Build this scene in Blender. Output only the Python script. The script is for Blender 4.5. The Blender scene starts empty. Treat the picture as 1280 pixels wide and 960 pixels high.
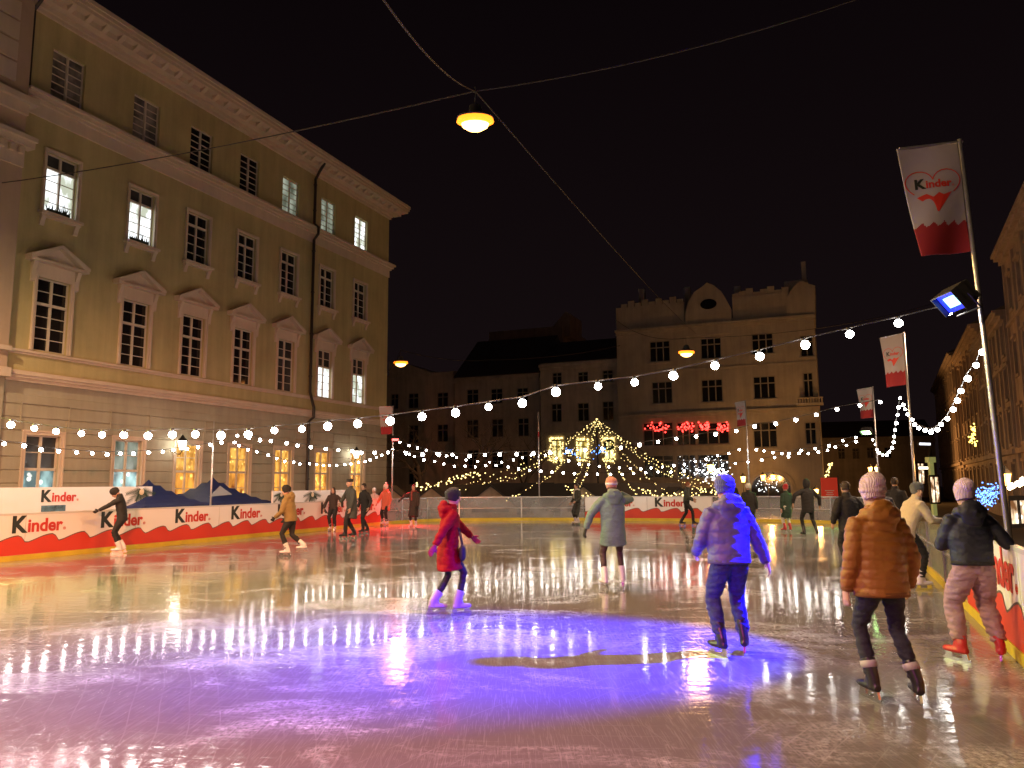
import bpy, bmesh, math, random
import numpy as np
from mathutils import Vector, Matrix, noise
random.seed(7)
R = math.radians
SC = bpy.context.scene
COL = SC.collection

# ------------------------------------------------------------------ camera
F_PX, CAM_H, PITCH, ROLL = 961.0, 1.72, R(7.35), R(0.4)
_fwd = Vector((0, math.cos(PITCH), math.sin(PITCH)))
_up0 = Vector((0, -math.sin(PITCH), math.cos(PITCH)))
_rt0 = Vector((1, 0, 0))
_rt = _rt0 * math.cos(ROLL) - _up0 * math.sin(ROLL)
_up = _up0 * math.cos(ROLL) + _rt0 * math.sin(ROLL)
CAM = Vector((0, 0, CAM_H))
cd = bpy.data.cameras.new('camera'); cam = bpy.data.objects.new('camera', cd); COL.objects.link(cam)
cd.sensor_fit = 'HORIZONTAL'; cd.sensor_width = 36.0; cd.lens = 36.0 * F_PX / 1280.0
cd.clip_end = 600; cd.clip_start = 0.05
cam.matrix_world = Matrix(((_rt.x, _up.x, -_fwd.x, 0), (_rt.y, _up.y, -_fwd.y, 0), (_rt.z, _up.z, -_fwd.z, CAM_H), (0, 0, 0, 1)))
SC.camera = cam

# ------------------------------------------------------------------ world, exposure
W = bpy.data.worlds.new('World'); SC.world = W; W.use_nodes = True
wn = W.node_tree; bg = wn.nodes['Background']
tc = wn.nodes.new('ShaderNodeTexCoord'); sx = wn.nodes.new('ShaderNodeSeparateXYZ'); cr = wn.nodes.new('ShaderNodeValToRGB')
wn.links.new(tc.outputs['Generated'], sx.inputs[0]); wn.links.new(sx.outputs['Z'], cr.inputs[0]); wn.links.new(cr.outputs[0], bg.inputs[0])
cr.color_ramp.elements[0].position = 0.0; cr.color_ramp.elements[0].color = (0.0085, 0.0050, 0.0056, 1)
cr.color_ramp.elements[1].position = 0.6; cr.color_ramp.elements[1].color = (0.0030, 0.0016, 0.0022, 1)
bg.inputs[1].default_value = 0.62
SC.view_settings.view_transform = 'Standard'; SC.view_settings.look = 'None'
SC.view_settings.exposure = 0.56; SC.view_settings.gamma = 1.0; SC.view_settings.use_curve_mapping = False
SC.cycles.use_denoising = True
try: SC.cycles.denoiser = 'OPENIMAGEDENOISE'
except Exception: pass
SC.cycles.use_light_tree = True
SC.cycles.max_bounces = 6; SC.cycles.diffuse_bounces = 3; SC.cycles.glossy_bounces = 3
SC.cycles.transmission_bounces = 4; SC.cycles.transparent_max_bounces = 8
SC.cycles.caustics_reflective = False; SC.cycles.caustics_refractive = False
SC.cycles.sample_clamp_indirect = 6.0

# ------------------------------------------------------------------ pixel <-> place helpers (photo is 1280 wide)
def ray(x, y): return _fwd + _rt * ((x - 640) / F_PX) - _up * ((y - 480) / F_PX)
def gnd(x, y, z=0.0):
    d = ray(x, y); return CAM + d * ((z - CAM_H) / d.z)
def at(x, y, Y):
    d = ray(x, y); return CAM + d * (Y / d.y)
def onplane(x, y, P, dv):
    n = Vector((dv[1], -dv[0], 0)); d = ray(x, y)
    return CAM + d * (n.dot(Vector(P) - CAM) / n.dot(d))

# ------------------------------------------------------------------ materials
MATS = {}
def nodes(m): return m.node_tree.nodes, m.node_tree.links
def mat(name, col, rough=0.6, metal=0.0, bump=0.0, scale=20.0, var=0.0, emit=None, estr=0.0, spec=0.5, sheen=0.0, vscale=None, sample=True, detail=6):
    if name in MATS: return MATS[name]
    m = bpy.data.materials.new(name); m.use_nodes = True; MATS[name] = m
    N, L = nodes(m); b = N['Principled BSDF']
    b.inputs['Base Color'].default_value = (*col, 1); b.inputs['Roughness'].default_value = rough
    b.inputs['Metallic'].default_value = metal
    b.inputs['Specular IOR Level'].default_value = spec
    if sheen: b.inputs['Sheen Weight'].default_value = sheen
    if emit:
        b.inputs['Emission Color'].default_value = (*emit, 1); b.inputs['Emission Strength'].default_value = estr
    if bump or var:
        t = N.new('ShaderNodeTexCoord')
        if var:
            n = N.new('ShaderNodeTexNoise'); n.inputs['Scale'].default_value = vscale or scale * 0.3; n.inputs['Detail'].default_value = detail
            L.new(t.outputs['Object'], n.inputs['Vector'])
            mx = N.new('ShaderNodeMix'); mx.data_type = 'RGBA'
            lo = tuple(c * (1 - var) for c in col); hi = tuple(min(1, c * (1 + var)) for c in col)
            rg = N.new('ShaderNodeMapRange'); rg.inputs[1].default_value = 0.3; rg.inputs[2].default_value = 0.7
            L.new(n.outputs['Fac'], rg.inputs[0]); L.new(rg.outputs[0], mx.inputs[0])
            mx.inputs[6].default_value = (*lo, 1); mx.inputs[7].default_value = (*hi, 1)
            L.new(mx.outputs[2], b.inputs['Base Color'])
        if bump:
            n2 = N.new('ShaderNodeTexNoise'); n2.inputs['Scale'].default_value = scale; n2.inputs['Detail'].default_value = detail
            L.new(t.outputs['Object'], n2.inputs['Vector'])
            bp = N.new('ShaderNodeBump'); bp.inputs['Strength'].default_value = bump; bp.inputs['Distance'].default_value = 0.02
            L.new(n2.outputs['Fac'], bp.inputs['Height']); L.new(bp.outputs[0], b.inputs['Normal'])
    if emit and not sample:
        m.cycles.emission_sampling = 'NONE'
    return m
def knit(name, col, rough=0.9, scale=26):
    if name in MATS: return MATS[name]
    m = mat(name, col, rough, sheen=0.4)
    N, L = nodes(m); b = N['Principled BSDF']
    t = N.new('ShaderNodeTexCoord'); w = N.new('ShaderNodeTexWave'); w.inputs['Scale'].default_value = scale; w.bands_direction = 'X'
    w.inputs['Distortion'].default_value = 1.5
    L.new(t.outputs['Object'], w.inputs['Vector'])
    bp = N.new('ShaderNodeBump'); bp.inputs['Strength'].default_value = 0.9; bp.inputs['Distance'].default_value = 0.006
    L.new(w.outputs['Fac'], bp.inputs['Height']); L.new(bp.outputs[0], b.inputs['Normal'])
    return m
def lit_mat(name, c1, c2, s1, s2, scale=2.0, thr=(0.35, 0.65), dots=None):
    """a lit room behind a pane: uneven emission with furniture / curtain shapes"""
    if name in MATS: return MATS[name]
    m = mat(name, (0.02, 0.02, 0.02), 0.15)
    N, L = nodes(m); b = N['Principled BSDF']
    t = N.new('ShaderNodeTexCoord'); n = N.new('ShaderNodeTexNoise'); n.inputs['Scale'].default_value = scale; n.inputs['Detail'].default_value = 5
    mp = N.new('ShaderNodeMapping'); mp.inputs['Scale'].default_value = (1.6, 1, 0.8)
    L.new(t.outputs['Object'], mp.inputs[0]); L.new(mp.outputs[0], n.inputs['Vector'])
    rp = N.new('ShaderNodeValToRGB'); rp.color_ramp.elements[0].position = thr[0]; rp.color_ramp.elements[1].position = thr[1]
    rp.color_ramp.elements[0].color = (*[c * s1 for c in c1], 1); rp.color_ramp.elements[1].color = (*[c * s2 for c in c2], 1)
    L.new(n.outputs['Fac'], rp.inputs[0])
    out = rp.outputs[0]
    if dots:
        v = N.new('ShaderNodeTexVoronoi'); v.inputs['Scale'].default_value = dots[1]
        L.new(t.outputs['Object'], v.inputs['Vector'])
        r2 = N.new('ShaderNodeValToRGB'); r2.color_ramp.elements[0].position = 0.16; r2.color_ramp.elements[1].position = 0.3
        r2.color_ramp.elements[0].color = (*dots[0], 1); r2.color_ramp.elements[1].color = (0, 0, 0, 1)
        L.new(v.outputs['Distance'], r2.inputs[0])
        ad = N.new('ShaderNodeMix'); ad.data_type = 'RGBA'; ad.blend_type = 'ADD'; ad.inputs[0].default_value = 1.0
        L.new(out, ad.inputs[6]); L.new(r2.outputs[0], ad.inputs[7]); out = ad.outputs[2]
    L.new(out, b.inputs['Emission Color']); b.inputs['Emission Strength'].default_value = 1.0
    m.cycles.emission_sampling = 'NONE'
    return m

def facade_mat(name, col, streak=0.25):
    if name in MATS: return MATS[name]
    m = mat(name, col, 0.85)
    N, L = nodes(m); b = N['Principled BSDF']
    t = N.new('ShaderNodeTexCoord')
    def ns(scale, vec_scale, det=6):
        mp = N.new('ShaderNodeMapping'); mp.inputs['Scale'].default_value = vec_scale
        n = N.new('ShaderNodeTexNoise'); n.inputs['Scale'].default_value = scale; n.inputs['Detail'].default_value = det
        n.inputs['Roughness'].default_value = 0.65
        L.new(t.outputs['Object'], mp.inputs[0]); L.new(mp.outputs[0], n.inputs['Vector']); return n.outputs['Fac']
    a = ns(0.5, (1, 1, 1)); s = ns(1.3, (1.6, 1.6, 0.12))
    mix = N.new('ShaderNodeMath'); mix.operation = 'ADD'; L.new(a, mix.inputs[0]); L.new(s, mix.inputs[1])
    rg = N.new('ShaderNodeMapRange'); rg.inputs[1].default_value = 0.75; rg.inputs[2].default_value = 1.25
    L.new(mix.outputs[0], rg.inputs[0])
    mx = N.new('ShaderNodeMix'); mx.data_type = 'RGBA'; L.new(rg.outputs[0], mx.inputs[0])
    mx.inputs[6].default_value = (*[c * (1 - streak) for c in col], 1); mx.inputs[7].default_value = (*[min(1, c * (1 + streak * 0.5)) for c in col], 1)
    L.new(mx.outputs[2], b.inputs['Base Color'])
    bp = N.new('ShaderNodeBump'); bp.inputs['Strength'].default_value = 0.35; bp.inputs['Distance'].default_value = 0.02
    L.new(ns(9, (1, 1, 1), 8), bp.inputs['Height']); L.new(bp.outputs[0], b.inputs['Normal'])
    return m

# ------------------------------------------------------------------ mesh helpers
class MB:
    def __init__(s): s.v = []; s.f = []; s.m = []
    def add(s, vs, fs, mi=0):
        o = len(s.v); s.v += [tuple(p) for p in vs]; s.f += [tuple(i + o for i in f) for f in fs]; s.m += [mi] * len(fs); return s
    def box(s, x0, x1, y0, y1, z0, z1, mi=0, M=None):
        vs = [Vector((x, y, z)) for x in (x0, x1) for y in (y0, y1) for z in (z0, z1)]
        if M is not None: vs = [M @ p for p in vs]
        return s.add(vs, [(0, 1, 3, 2), (4, 6, 7, 5), (0, 4, 5, 1), (2, 3, 7, 6), (0, 2, 6, 4), (1, 5, 7, 3)], mi)
    def prism(s, poly, y0, y1, mi=0, M=None, axis='y'):
        """poly of (x,z) pushed from y0 to y1 (or (x,y) pushed along z)"""
        n = len(poly)
        if axis == 'y': vs = [Vector((a, y0, b)) for a, b in poly] + [Vector((a, y1, b)) for a, b in poly]
        elif axis == 'x': vs = [Vector((y0, a, b)) for a, b in poly] + [Vector((y1, a, b)) for a, b in poly]
        else: vs = [Vector((a, b, y0)) for a, b in poly] + [Vector((a, b, y1)) for a, b in poly]
        if M is not None: vs = [M @ p for p in vs]
        fs = [tuple(range(n)), tuple(range(2 * n - 1, n - 1, -1))] + [(i, i + n, (i + 1) % n + n, (i + 1) % n) for i in range(n)]
        return s.add(vs, fs, mi)
    def tube(s, pts, r, n=6, mi=0, cap=True):
        pts = [Vector(p) for p in pts]; rs = r if isinstance(r, (list, tuple)) else [r] * len(pts)
        return s.loft([(p, q, q) for p, q in zip(pts, rs)], None, n, mi, cap)
    def loft(s, rings, lat=None, n=14, mi=0, cap=True):
        P = [Vector(r_[0]) for r_ in rings]; vs = []; k = len(P)
        u = None
        for i in range(k):
            t = (P[min(i + 1, k - 1)] - P[max(i - 1, 0)])
            t = t.normalized() if t.length > 1e-9 else Vector((0, 0, 1))
            ref = Vector(lat) if lat is not None else (u if u is not None else (Vector((1, 0, 0)) if abs(t.x) < 0.9 else Vector((0, 1, 0))))
            u2 = ref - t * ref.dot(t)
            if u2.length < 1e-4: u2 = Vector((0, 1, 0)) - t * t.y
            u = u2.normalized(); w = t.cross(u)
            for j in range(n):
                a = 2 * math.pi * j / n
                vs.append(P[i] + u * (rings[i][1] * math.cos(a)) + w * (rings[i][2] * math.sin(a)))
        fs = [(i * n + j, i * n + (j + 1) % n, (i + 1) * n + (j + 1) % n, (i + 1) * n + j) for i in range(k - 1) for j in range(n)]
        if cap:
            fs += [tuple(range(n - 1, -1, -1)), tuple((k - 1) * n + j for j in range(n))]
        return s.add(vs, fs, mi)
    def ico(s, c, r, sub=1, mi=0, sc=(1, 1, 1)):
        b = bmesh.new(); bmesh.ops.create_icosphere(b, subdivisions=sub, radius=1)
        c = Vector(c); vs = [c + Vector((p.co.x * r * sc[0], p.co.y * r * sc[1], p.co.z * r * sc[2])) for p in b.verts]
        fs = [tuple(q.index for q in f.verts) for f in b.faces]; b.free(); return s.add(vs, fs, mi)
    def mesh(s, name, mats, smooth=False):
        me = bpy.data.meshes.new(name); me.from_pydata(s.v, [], s.f)
        for m_ in (mats if isinstance(mats, (list, tuple)) else [mats]): me.materials.append(m_)
        me.polygons.foreach_set('material_index', s.m)
        if smooth: me.polygons.foreach_set('use_smooth', [True] * len(s.f))
        me.update(); return me
    def build(s, name, mats, parent=None, smooth=False, loc=None):
        o = bpy.data.objects.new(name, s.mesh(name, mats, smooth)); COL.objects.link(o)
        if parent is not None: o.parent = parent
        if loc is not None: o.location = loc
        b = bmesh.new(); b.from_mesh(o.data); bmesh.ops.recalc_face_normals(b, faces=b.faces); b.to_mesh(o.data); b.free()
        return o
def tag(o, label, cat, group=None, kind=None):
    if label: o['label'] = label
    if cat: o['category'] = cat
    if group: o['group'] = group
    if kind: o['kind'] = kind
    return o
def thing(name, label, cat, loc=(0, 0, 0), rz=0.0, group=None):
    o = bpy.data.objects.new(name, None); COL.objects.link(o); o.empty_display_size = 0.2
    o.location = loc; o.rotation_euler = (0, 0, rz); return tag(o, label, cat, group)
def struct(o): o['kind'] = 'structure'; return o
def local(par, p):
    M = Matrix.Translation(par.location) @ Matrix.Rotation(par.rotation_euler.z, 4, 'Z')
    return M.inverted() @ Vector(p)

# ------------------------------------------------------------------ ground and ice
PLAZA = -0.9
cob = mat('dark wet paving', (0.06, 0.055, 0.05), 0.45, bump=0.6, scale=6, var=0.4)
g = MB(); g.add([(-220, -60, PLAZA), (260, -60, PLAZA), (260, 320, PLAZA), (-220, 320, PLAZA)], [(0, 1, 2, 3)])
struct(g.build('ground', cob))

def line_l(Y): return Vector((-11.77 + 0.4075 * (Y - 17.99), Y, 0))
def line_r(Y): return Vector((4.91 + 0.4165 * (Y - 7.85), Y, 0))
LEFT = [line_l(1.0), line_l(33.1)]
BACK = [line_l(33.1), Vector((-4.9, 34.5, 0)), Vector((-3.9, 35.6, 0)), Vector((-2.5, 36.2, 0)), Vector((0.4, 36.2, 0)), Vector((3.3, 35.6, 0)),
        Vector((8.7, 34.0, 0)), Vector((11.4, 32.9, 0)), Vector((12.9, 31.6, 0)), Vector((13.5, 29.9, 0)), line_r(27.6)]
RIGHT = [line_r(27.6), line_r(10.35), line_r(-5)]

def ice_material():
    m = bpy.data.materials.new('wet rink ice'); m.use_nodes = True; N, L = nodes(m); b = N['Principled BSDF']
    t = N.new('ShaderNodeTexCoord')
    def mp(sc, rot=0, loc=(0, 0, 0)):
        q = N.new('ShaderNodeMapping'); q.inputs['Scale'].default_value = sc; q.inputs['Rotation'].default_value = (0, 0, rot); q.inputs['Location'].default_value = loc
        L.new(t.outputs['Object'], q.inputs[0]); return q.outputs[0]
    def nz(vec, scale, det=4, ro=0.55, dist=0.0):
        n = N.new('ShaderNodeTexNoise'); n.inputs['Scale'].default_value = scale; n.inputs['Detail'].default_value = det
        n.inputs['Roughness'].default_value = ro; n.inputs['Distortion'].default_value = dist; L.new(vec, n.inputs['Vector']); return n.outputs['Fac']
    def rng(x, a, b_, c=0.0, d=1.0):
        r_ = N.new('ShaderNodeMapRange'); r_.inputs[1].default_value = a; r_.inputs[2].default_value = b_; r_.inputs[3].default_value = c; r_.inputs[4].default_value = d
        L.new(x, r_.inputs[0]); return r_.outputs[0]
    def mth(op, x, y):
        q = N.new('ShaderNodeMath'); q.operation = op
        for i, w in enumerate((x, y)):
            if isinstance(w, (int, float)): q.inputs[i].default_value = w
            else: L.new(w, q.inputs[i])
        return q.outputs[0]
    # skate scratches: thin arcs in several directions
    scr = None
    for k, (rot, sc, dens) in enumerate([(0.3, 1.0, 0.615), (1.2, 1.3, 0.625), (-0.7, 0.9, 0.62), (2.2, 1.5, 0.63), (0.0, 1.2, 0.63)]):
        w = nz(mp((70 * sc, 2.2 * sc, 1), rot, (k * 3.1, k * 7.7, 0)), 1.0, 2, 0.5, 0.35)
        l_ = rng(w, dens, dens + 0.05)
        scr = l_ if scr is None else mth('MAXIMUM', scr, l_)
    for k, (cx, cy, sp) in enumerate([(-14.0, 2.0, 1.5), (17.0, -6.0, 1.2), (2.0, 30.0, 1.35)]):
        wv = N.new('ShaderNodeTexWave'); wv.wave_type = 'RINGS'; wv.rings_direction = 'Z'; wv.inputs['Scale'].default_value = sp; wv.inputs['Distortion'].default_value = 3.0; wv.inputs['Detail'].default_value = 2; wv.inputs['Detail Scale'].default_value = 0.25
        L.new(mp((1, 1, 1), 0, (-cx, -cy, 0)), wv.inputs['Vector'])
        arc = mth('MULTIPLY', rng(wv.outputs['Fac'], 0.992, 0.9995), rng(nz(mp((0.5, 0.5, 1), 0.5 * k, (5 * k, 0, 0)), 1.0, 4, 0.6), 0.48, 0.56))
        scr = mth('MAXIMUM', scr, arc)
    # frosty scraped patches
    patch = rng(nz(mp((0.5, 0.8, 1), 0.4, (3.3, 1.7, 0)), 1.0, 9, 0.68, 0.6), 0.50, 0.61)
    fine = nz(mp((1, 1, 1)), 22, 6, 0.7)
    frost = mth('MULTIPLY', patch, rng(fine, 0.42, 0.62))
    wear = mth('MAXIMUM', mth('MULTIPLY', mth('MULTIPLY', scr, 0.55), rng(patch, 0, 1, 0.22, 1.0)), mth('MULTIPLY', frost, 0.75))
    mx = N.new('ShaderNodeMix'); mx.data_type = 'RGBA'; L.new(wear, mx.inputs[0])
    mx.inputs[6].default_value = (0.165, 0.155, 0.155, 1); mx.inputs[7].default_value = (0.50, 0.50, 0.52, 1)
    L.new(mx.outputs[2], b.inputs['Base Color'])
    base_r = rng(nz(mp((0.35, 0.7, 1), 0.2), 1.0, 5), 0.38, 0.62, 0.03, 0.085)
    ro = mth('ADD', base_r, mth('MULTIPLY', wear, 0.30)); L.new(ro, b.inputs['Roughness'])
    b.inputs['IOR'].default_value = 1.38; b.inputs['Specular IOR Level'].default_value = 0.5
    wav = nz(mp((3.0, 6.5, 1), 0.08), 1.0, 3, 0.5)
    h = mth('ADD', mth('MULTIPLY', wav, 0.22), mth('MULTIPLY', nz(mp((7, 17, 1), 0.1), 1.0, 3, 0.6), 0.045))
    h = mth('ADD', h, mth('MULTIPLY', scr, 0.008)); h = mth('ADD', h, mth('MULTIPLY', mth('MULTIPLY', fine, rng(patch, 0, 1, 0.0, 1.0)), 0.06))
    bp = N.new('ShaderNodeBump'); bp.inputs['Strength'].default_value = 1.0; bp.inputs['Distance'].default_value = ICE_BUMP
    L.new(h, bp.inputs['Height']); L.new(bp.outputs[0], b.inputs['Normal'])
    return m
ICE_BUMP = 0.011
outline = LEFT[:1] + BACK + [RIGHT[-1]]
ice = MB(); n_ = len(outline)
ice.prism([(p.x, p.y) for p in outline], PLAZA, 0.0, axis='z')
struct(ice.build('ice', ice_material()))

# ------------------------------------------------------------------ writing
TXT = {}
def text_geo(s, size, offset=0.012, extrude=0.002):
    key = (s, size, offset)
    if key in TXT: return TXT[key]
    c = bpy.data.curves.new('t', 'FONT'); c.body = s; c.size = size; c.offset = offset; c.extrude = extrude; c.resolution_u = 4
    o = bpy.data.objects.new('t', c); COL.objects.link(o); bpy.context.view_layer.update()
    dg = bpy.context.evaluated_depsgraph_get(); me = bpy.data.meshes.new_from_object(o.evaluated_get(dg))
    vs = [v.co.copy() for v in me.vertices]; fs = [tuple(p.vertices) for p in me.polygons]
    bpy.data.objects.remove(o); bpy.data.curves.remove(c); bpy.data.meshes.remove(me)
    x0 = min(v.x for v in vs); x1 = max(v.x for v in vs); vs = [Vector((v.x - x0, v.y, v.z)) for v in vs]
    TXT[key] = (vs, fs, x1 - x0); return TXT[key]
def word(mb, M, width, mi_k=0, mi_r=1):
    """the rink sponsor's word: tall dark K, red rest, standing in the local xz plane facing -y, its width given"""
    kv, kf, kw = text_geo('K', 1.24, 0.052); rv, rf, rw = text_geo('inder', 1.0, 0.030)
    gap = 0.0; tot = kw + gap + rw; s = width / tot
    cv = lambda v, dx: M @ Vector(((v.x + dx) * s, -v.z - 0.003, v.y * s))
    mb.add([cv(v, 0) for v in kv], kf, mi_k); mb.add([cv(v, kw + gap) for v in rv], rf, mi_r)
    cv_, cf_, cw_ = text_geo('®', 0.24, 0.0)
    mb.add([cv(v, kw + gap + rw + 0.03) for v in cv_], cf_, mi_r)
letters_k = mat('dark green-black print', (0.02, 0.025, 0.02), 0.5)
letters_r = mat('red print', (0.55, 0.035, 0.02), 0.5)
white_vinyl = mat('white vinyl sheet', (0.80, 0.78, 0.76), 0.45, bump=0.25, scale=1.6, var=0.03)
red_vinyl = mat('red vinyl print', (0.60, 0.045, 0.02), 0.45, var=0.06, scale=3)
line_mat = mat('dark print outline', (0.10, 0.08, 0.07), 0.5)
yellow_pl = mat('yellow plastic kick plate', (0.62, 0.46, 0.03), 0.45, bump=0.2, scale=8, var=0.15)
alu = mat('scuffed aluminium', (0.55, 0.55, 0.56), 0.35, 0.9, bump=0.1, scale=40)
def clear_mat():
    m = mat('scratched clear sheet', (0.5, 0.5, 0.5), 0.12)
    N, L = nodes(m); b = N['Principled BSDF']; out = N['Material Output']
    tr = N.new('ShaderNodeBsdfTransparent'); tr.inputs[0].default_value = (0.85, 0.85, 0.85, 1)
    mx = N.new('ShaderNodeMixShader'); t = N.new('ShaderNodeTexCoord'); n = N.new('ShaderNodeTexNoise'); n.inputs['Scale'].default_value = 1.2; n.inputs['Detail'].default_value = 8
    L.new(t.outputs['Object'], n.inputs['Vector']); r_ = N.new('ShaderNodeMapRange'); r_.inputs[1].default_value = 0.3; r_.inputs[2].default_value = 0.75; r_.inputs[3].default_value = 0.18; r_.inputs[4].default_value = 0.5
    L.new(n.outputs['Fac'], r_.inputs[0]); L.new(r_.outputs[0], mx.inputs[0]); L.new(tr.outputs[0], mx.inputs[1]); L.new(b.outputs[0], mx.inputs[2]); L.new(mx.outputs[0], out.inputs[0])
    return m
clear = clear_mat()
BH = 1.10   # barrier height

def resample(pts, step):
    out = [pts[0]]; 
    for a, b in zip(pts[:-1], pts[1:]):
        n = max(1, round((b - a).length / step))
        for i in range(1, n + 1): out.append(a.lerp(b, i / n))
    return out
def wave_poly(L_, z0, z1, amp, per, ph=0.0):
    top = []; N_ = max(6, int(L_ / per * 10))
    for i in range(N_ + 1):
        x = L_ * i / N_; u = ((x + ph) / per) % 1.0
        # milk wave: slow swell up, quick curl down
        hgt = (math.sin(u / 0.8 * math.pi / 2) ** 1.5) if u < 0.8 else math.cos((u - 0.8) / 0.2 * math.pi / 2)
        top.append((x, z1 + amp * (hgt - 0.5)))
    return [(0, z0)] + top + [(L_, z0)], top
def frame_of(a, b):
    """matrix: local x from a to b, -y is the left-hand side flipped so that -y faces the ice on the right of a->b"""
    d = (b - a).normalized(); y = Vector((-d.y, d.x, 0))
    return Matrix(((d.x, y.x, 0, a.x), (d.y, y.y, 0, a.y), (0, 0, 1, a.z), (0, 0, 0, 1)))
def barrier(label, pts, branded, words=None, step=2.0, cat='barrier'):
    """things go clockwise round the rink, so the ice lies on the local -y side"""
    org = pts[0].copy(); root = thing('rink_barrier', label, cat, org)
    P = [p - org for p in (resample(pts, step))]
    dist = 0.0
    kick = MB(); rail = MB()
    for a, b in zip(P[:-1], P[1:]):
        M = frame_of(a, b); L_ = (b - a).length
        if branded:
            pn = MB().box(0.008, L_ - 0.008, 0.0, 0.04, 0.13, BH - 0.03, 0, M); 
            o = pn.build('panel', white_vinyl, root)
            wp, top = wave_poly(L_, 0.13, 0.49, 0.17, 0.86, dist)
            wv = MB().prism(wp, -0.0045, -0.001, 0, M)
            ln = [(x, z + 0.012) for x, z in top] + [(x, z - 0.012) for x, z in reversed(top)]
            wv.prism(ln, -0.0062, -0.0048, 1, M)
            wv.build('wave_print', [red_vinyl, line_mat], o)
        else:
            o = MB().box(0.03, L_ - 0.03, 0.015, 0.025, 0.13, BH - 0.04, 0, M).build('panel', clear, root)
            MB().box(-0.03, 0.03, -0.005, 0.055, 0.0, BH - 0.03, 0, M).build('post', alu, root)
            rail.box(0, L_, 0.0, 0.05, 0.56, 0.585, 0, M)
        kick.box(-0.0, L_, -0.012, 0.045, 0.0, 0.125, 0, M)
        rail.box(0, L_, -0.01, 0.055, BH - 0.045, BH, 0, M)
        dist += L_
    kick.build('kick_plate', yellow_pl, root)
    rail.build('handrail', mat('pale plastic rail', (0.6, 0.6, 0.58), 0.35) if branded else alu, root)
    if words:
        for wp0, wd in words:      # world point of the word's left end
            q = Vector(wp0) - org
            best = min(zip(P[:-1], P[1:]), key=lambda s_: ((s_[0] + s_[1]) / 2 - Vector((q.x, q.y, 0))).length)
            M0 = frame_of(best[0], best[1]); lx = (M0.inverted() @ q).x
            M = M0 @ Matrix.Translation((lx, -0.004, 0.655))
            t_ = MB(); word(t_, M, wd); t_.build('lettering', [letters_k, letters_r], root)
    return root
dl = (LEFT[1] - LEFT[0]).normalized()
def lw(x0, x1, y):
    a = onplane(x0, y, LEFT[0], dl); b = onplane(x1, y, LEFT[0], dl); return (Vector((a.x, a.y, 0)), (b - a).length)
bl = barrier('white and red wave-printed barrier running along the left side of the rink', LEFT, True,
             [lw(15, 78, 660), lw(126, 178, 655), lw(219, 260, 648), lw(289, 325, 645), lw(347, 379, 643), lw(401, 430, 640), lw(441, 467, 637)], step=3.2)
def bk(x, Y0):
    return Vector((at(x, 640, Y0).x, Y0, 0))
barrier('grey see-through barrier panels at the far left corner of the ice', BACK[:5] + [Vector((3.3, 35.6, 0))], False, step=2.4)
bb = [Vector((3.3, 35.6, 0)), Vector((8.7, 34.0, 0))]; db = (bb[1] - bb[0]).normalized()
def bw(x0, x1):
    a = onplane(x0, 640, bb[0], db); b = onplane(x1, 640, bb[0], db); return (Vector((a.x, a.y, 0)), (b - a).length)
barrier('short white and red wave-printed barrier at the back of the rink', bb, True, [bw(757, 791), bw(819, 856)], step=2.8)
barrier('grey see-through barrier panels curving round the far right corner', [Vector((8.7, 34.0, 0))] + BACK[7:], False, step=2.2)
barrier('dull see-through barrier on the right, behind the woman in the cream jacket', [line_r(27.6), line_r(10.35)], False, step=2.2)
dr = (line_r(10) - line_r(0)).normalized()
wr1 = onplane(1232, 735, line_r(0), dr)
barrier('white and red wave-printed barrier beside the person in mauve trousers', [line_r(10.35), line_r(-5)], True,
        [(Vector((wr1.x, wr1.y, 0)) + (-dr) * 0.05, 1.65), (Vector((wr1.x, wr1.y, 0)) + (-dr) * 3.6, 1.65)], step=3.2)

# ------------------------------------------------------------------ banners behind the left barrier
def sign_banner(label, x0, x1, ytop, off, extra):
    """flat vinyl banner on a low scaffold, standing off metres behind the left barrier"""
    n = Vector((-dl.y, dl.x, 0)); P = LEFT[0] + n * off
    a = onplane(x0, 640, P, dl); b = onplane(x1, 640, P, dl); zt = onplane((x0 + x1) / 2, ytop, P, dl).z
    a.z = 0; b.z = 0; L_ = (b - a).length
    rz = math.atan2(dl.y, dl.x); root = thing('advertising_banner', label, 'banner', (a.x, a.y, PLAZA), rz)
    zt -= PLAZA
    MB().box(0, L_, 0, 0.02, 0.3, zt).build('sheet', white_vinyl, root)
    for x in (0.05, L_ / 2, L_ - 0.05):
        MB().tube([(x, 0.06, 0), (x, 0.06, zt)], 0.03).build('post', alu, root)
    extra(root, L_, zt, lambda px, py: local(root, onplane(px, py, P, dl)))
    return root
fir = mat('printed fir green', (0.03, 0.06, 0.035), 0.6)
cream = mat('printed bauble', (0.7, 0.55, 0.35), 0.5)
def fir_print(root, c, r, zmax=99):
    rnd = random.Random(int(c.x * 10)); m = MB(); k = 0
    for j in range(7):
        a = -2.9 + j * 0.44; d = Vector((math.cos(a), 0, math.sin(a)))
        for i in range(22):
            u = i / 22; p0 = c + d * r * u * (0.75 + 0.25 * math.sin(j * 2.1)); s_ = 1 if i % 2 else -1
            nd = (d + Vector((-d.z, 0, d.x)) * s_ * 0.9).normalized(); tip = p0 + nd * r * 0.24 * (1.1 - u * 0.6); q = Vector((-nd.z, 0, nd.x)) * 0.014; k += 1
            if tip.z > zmax or p0.z > zmax: continue
            y = Vector((0, -0.003 - 0.00012 * k, 0)); m.add([p0 - q + y, tip + y, p0 + q + y], [(0, 1, 2)])
    m.build('fir_print', fir, root)
    MB().ico(c + Vector((0.02, -0.022, -0.10 * r)), 0.13 * r, 2, 0, (1, 0.05, 1)).build('bauble_print', cream, root)
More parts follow.
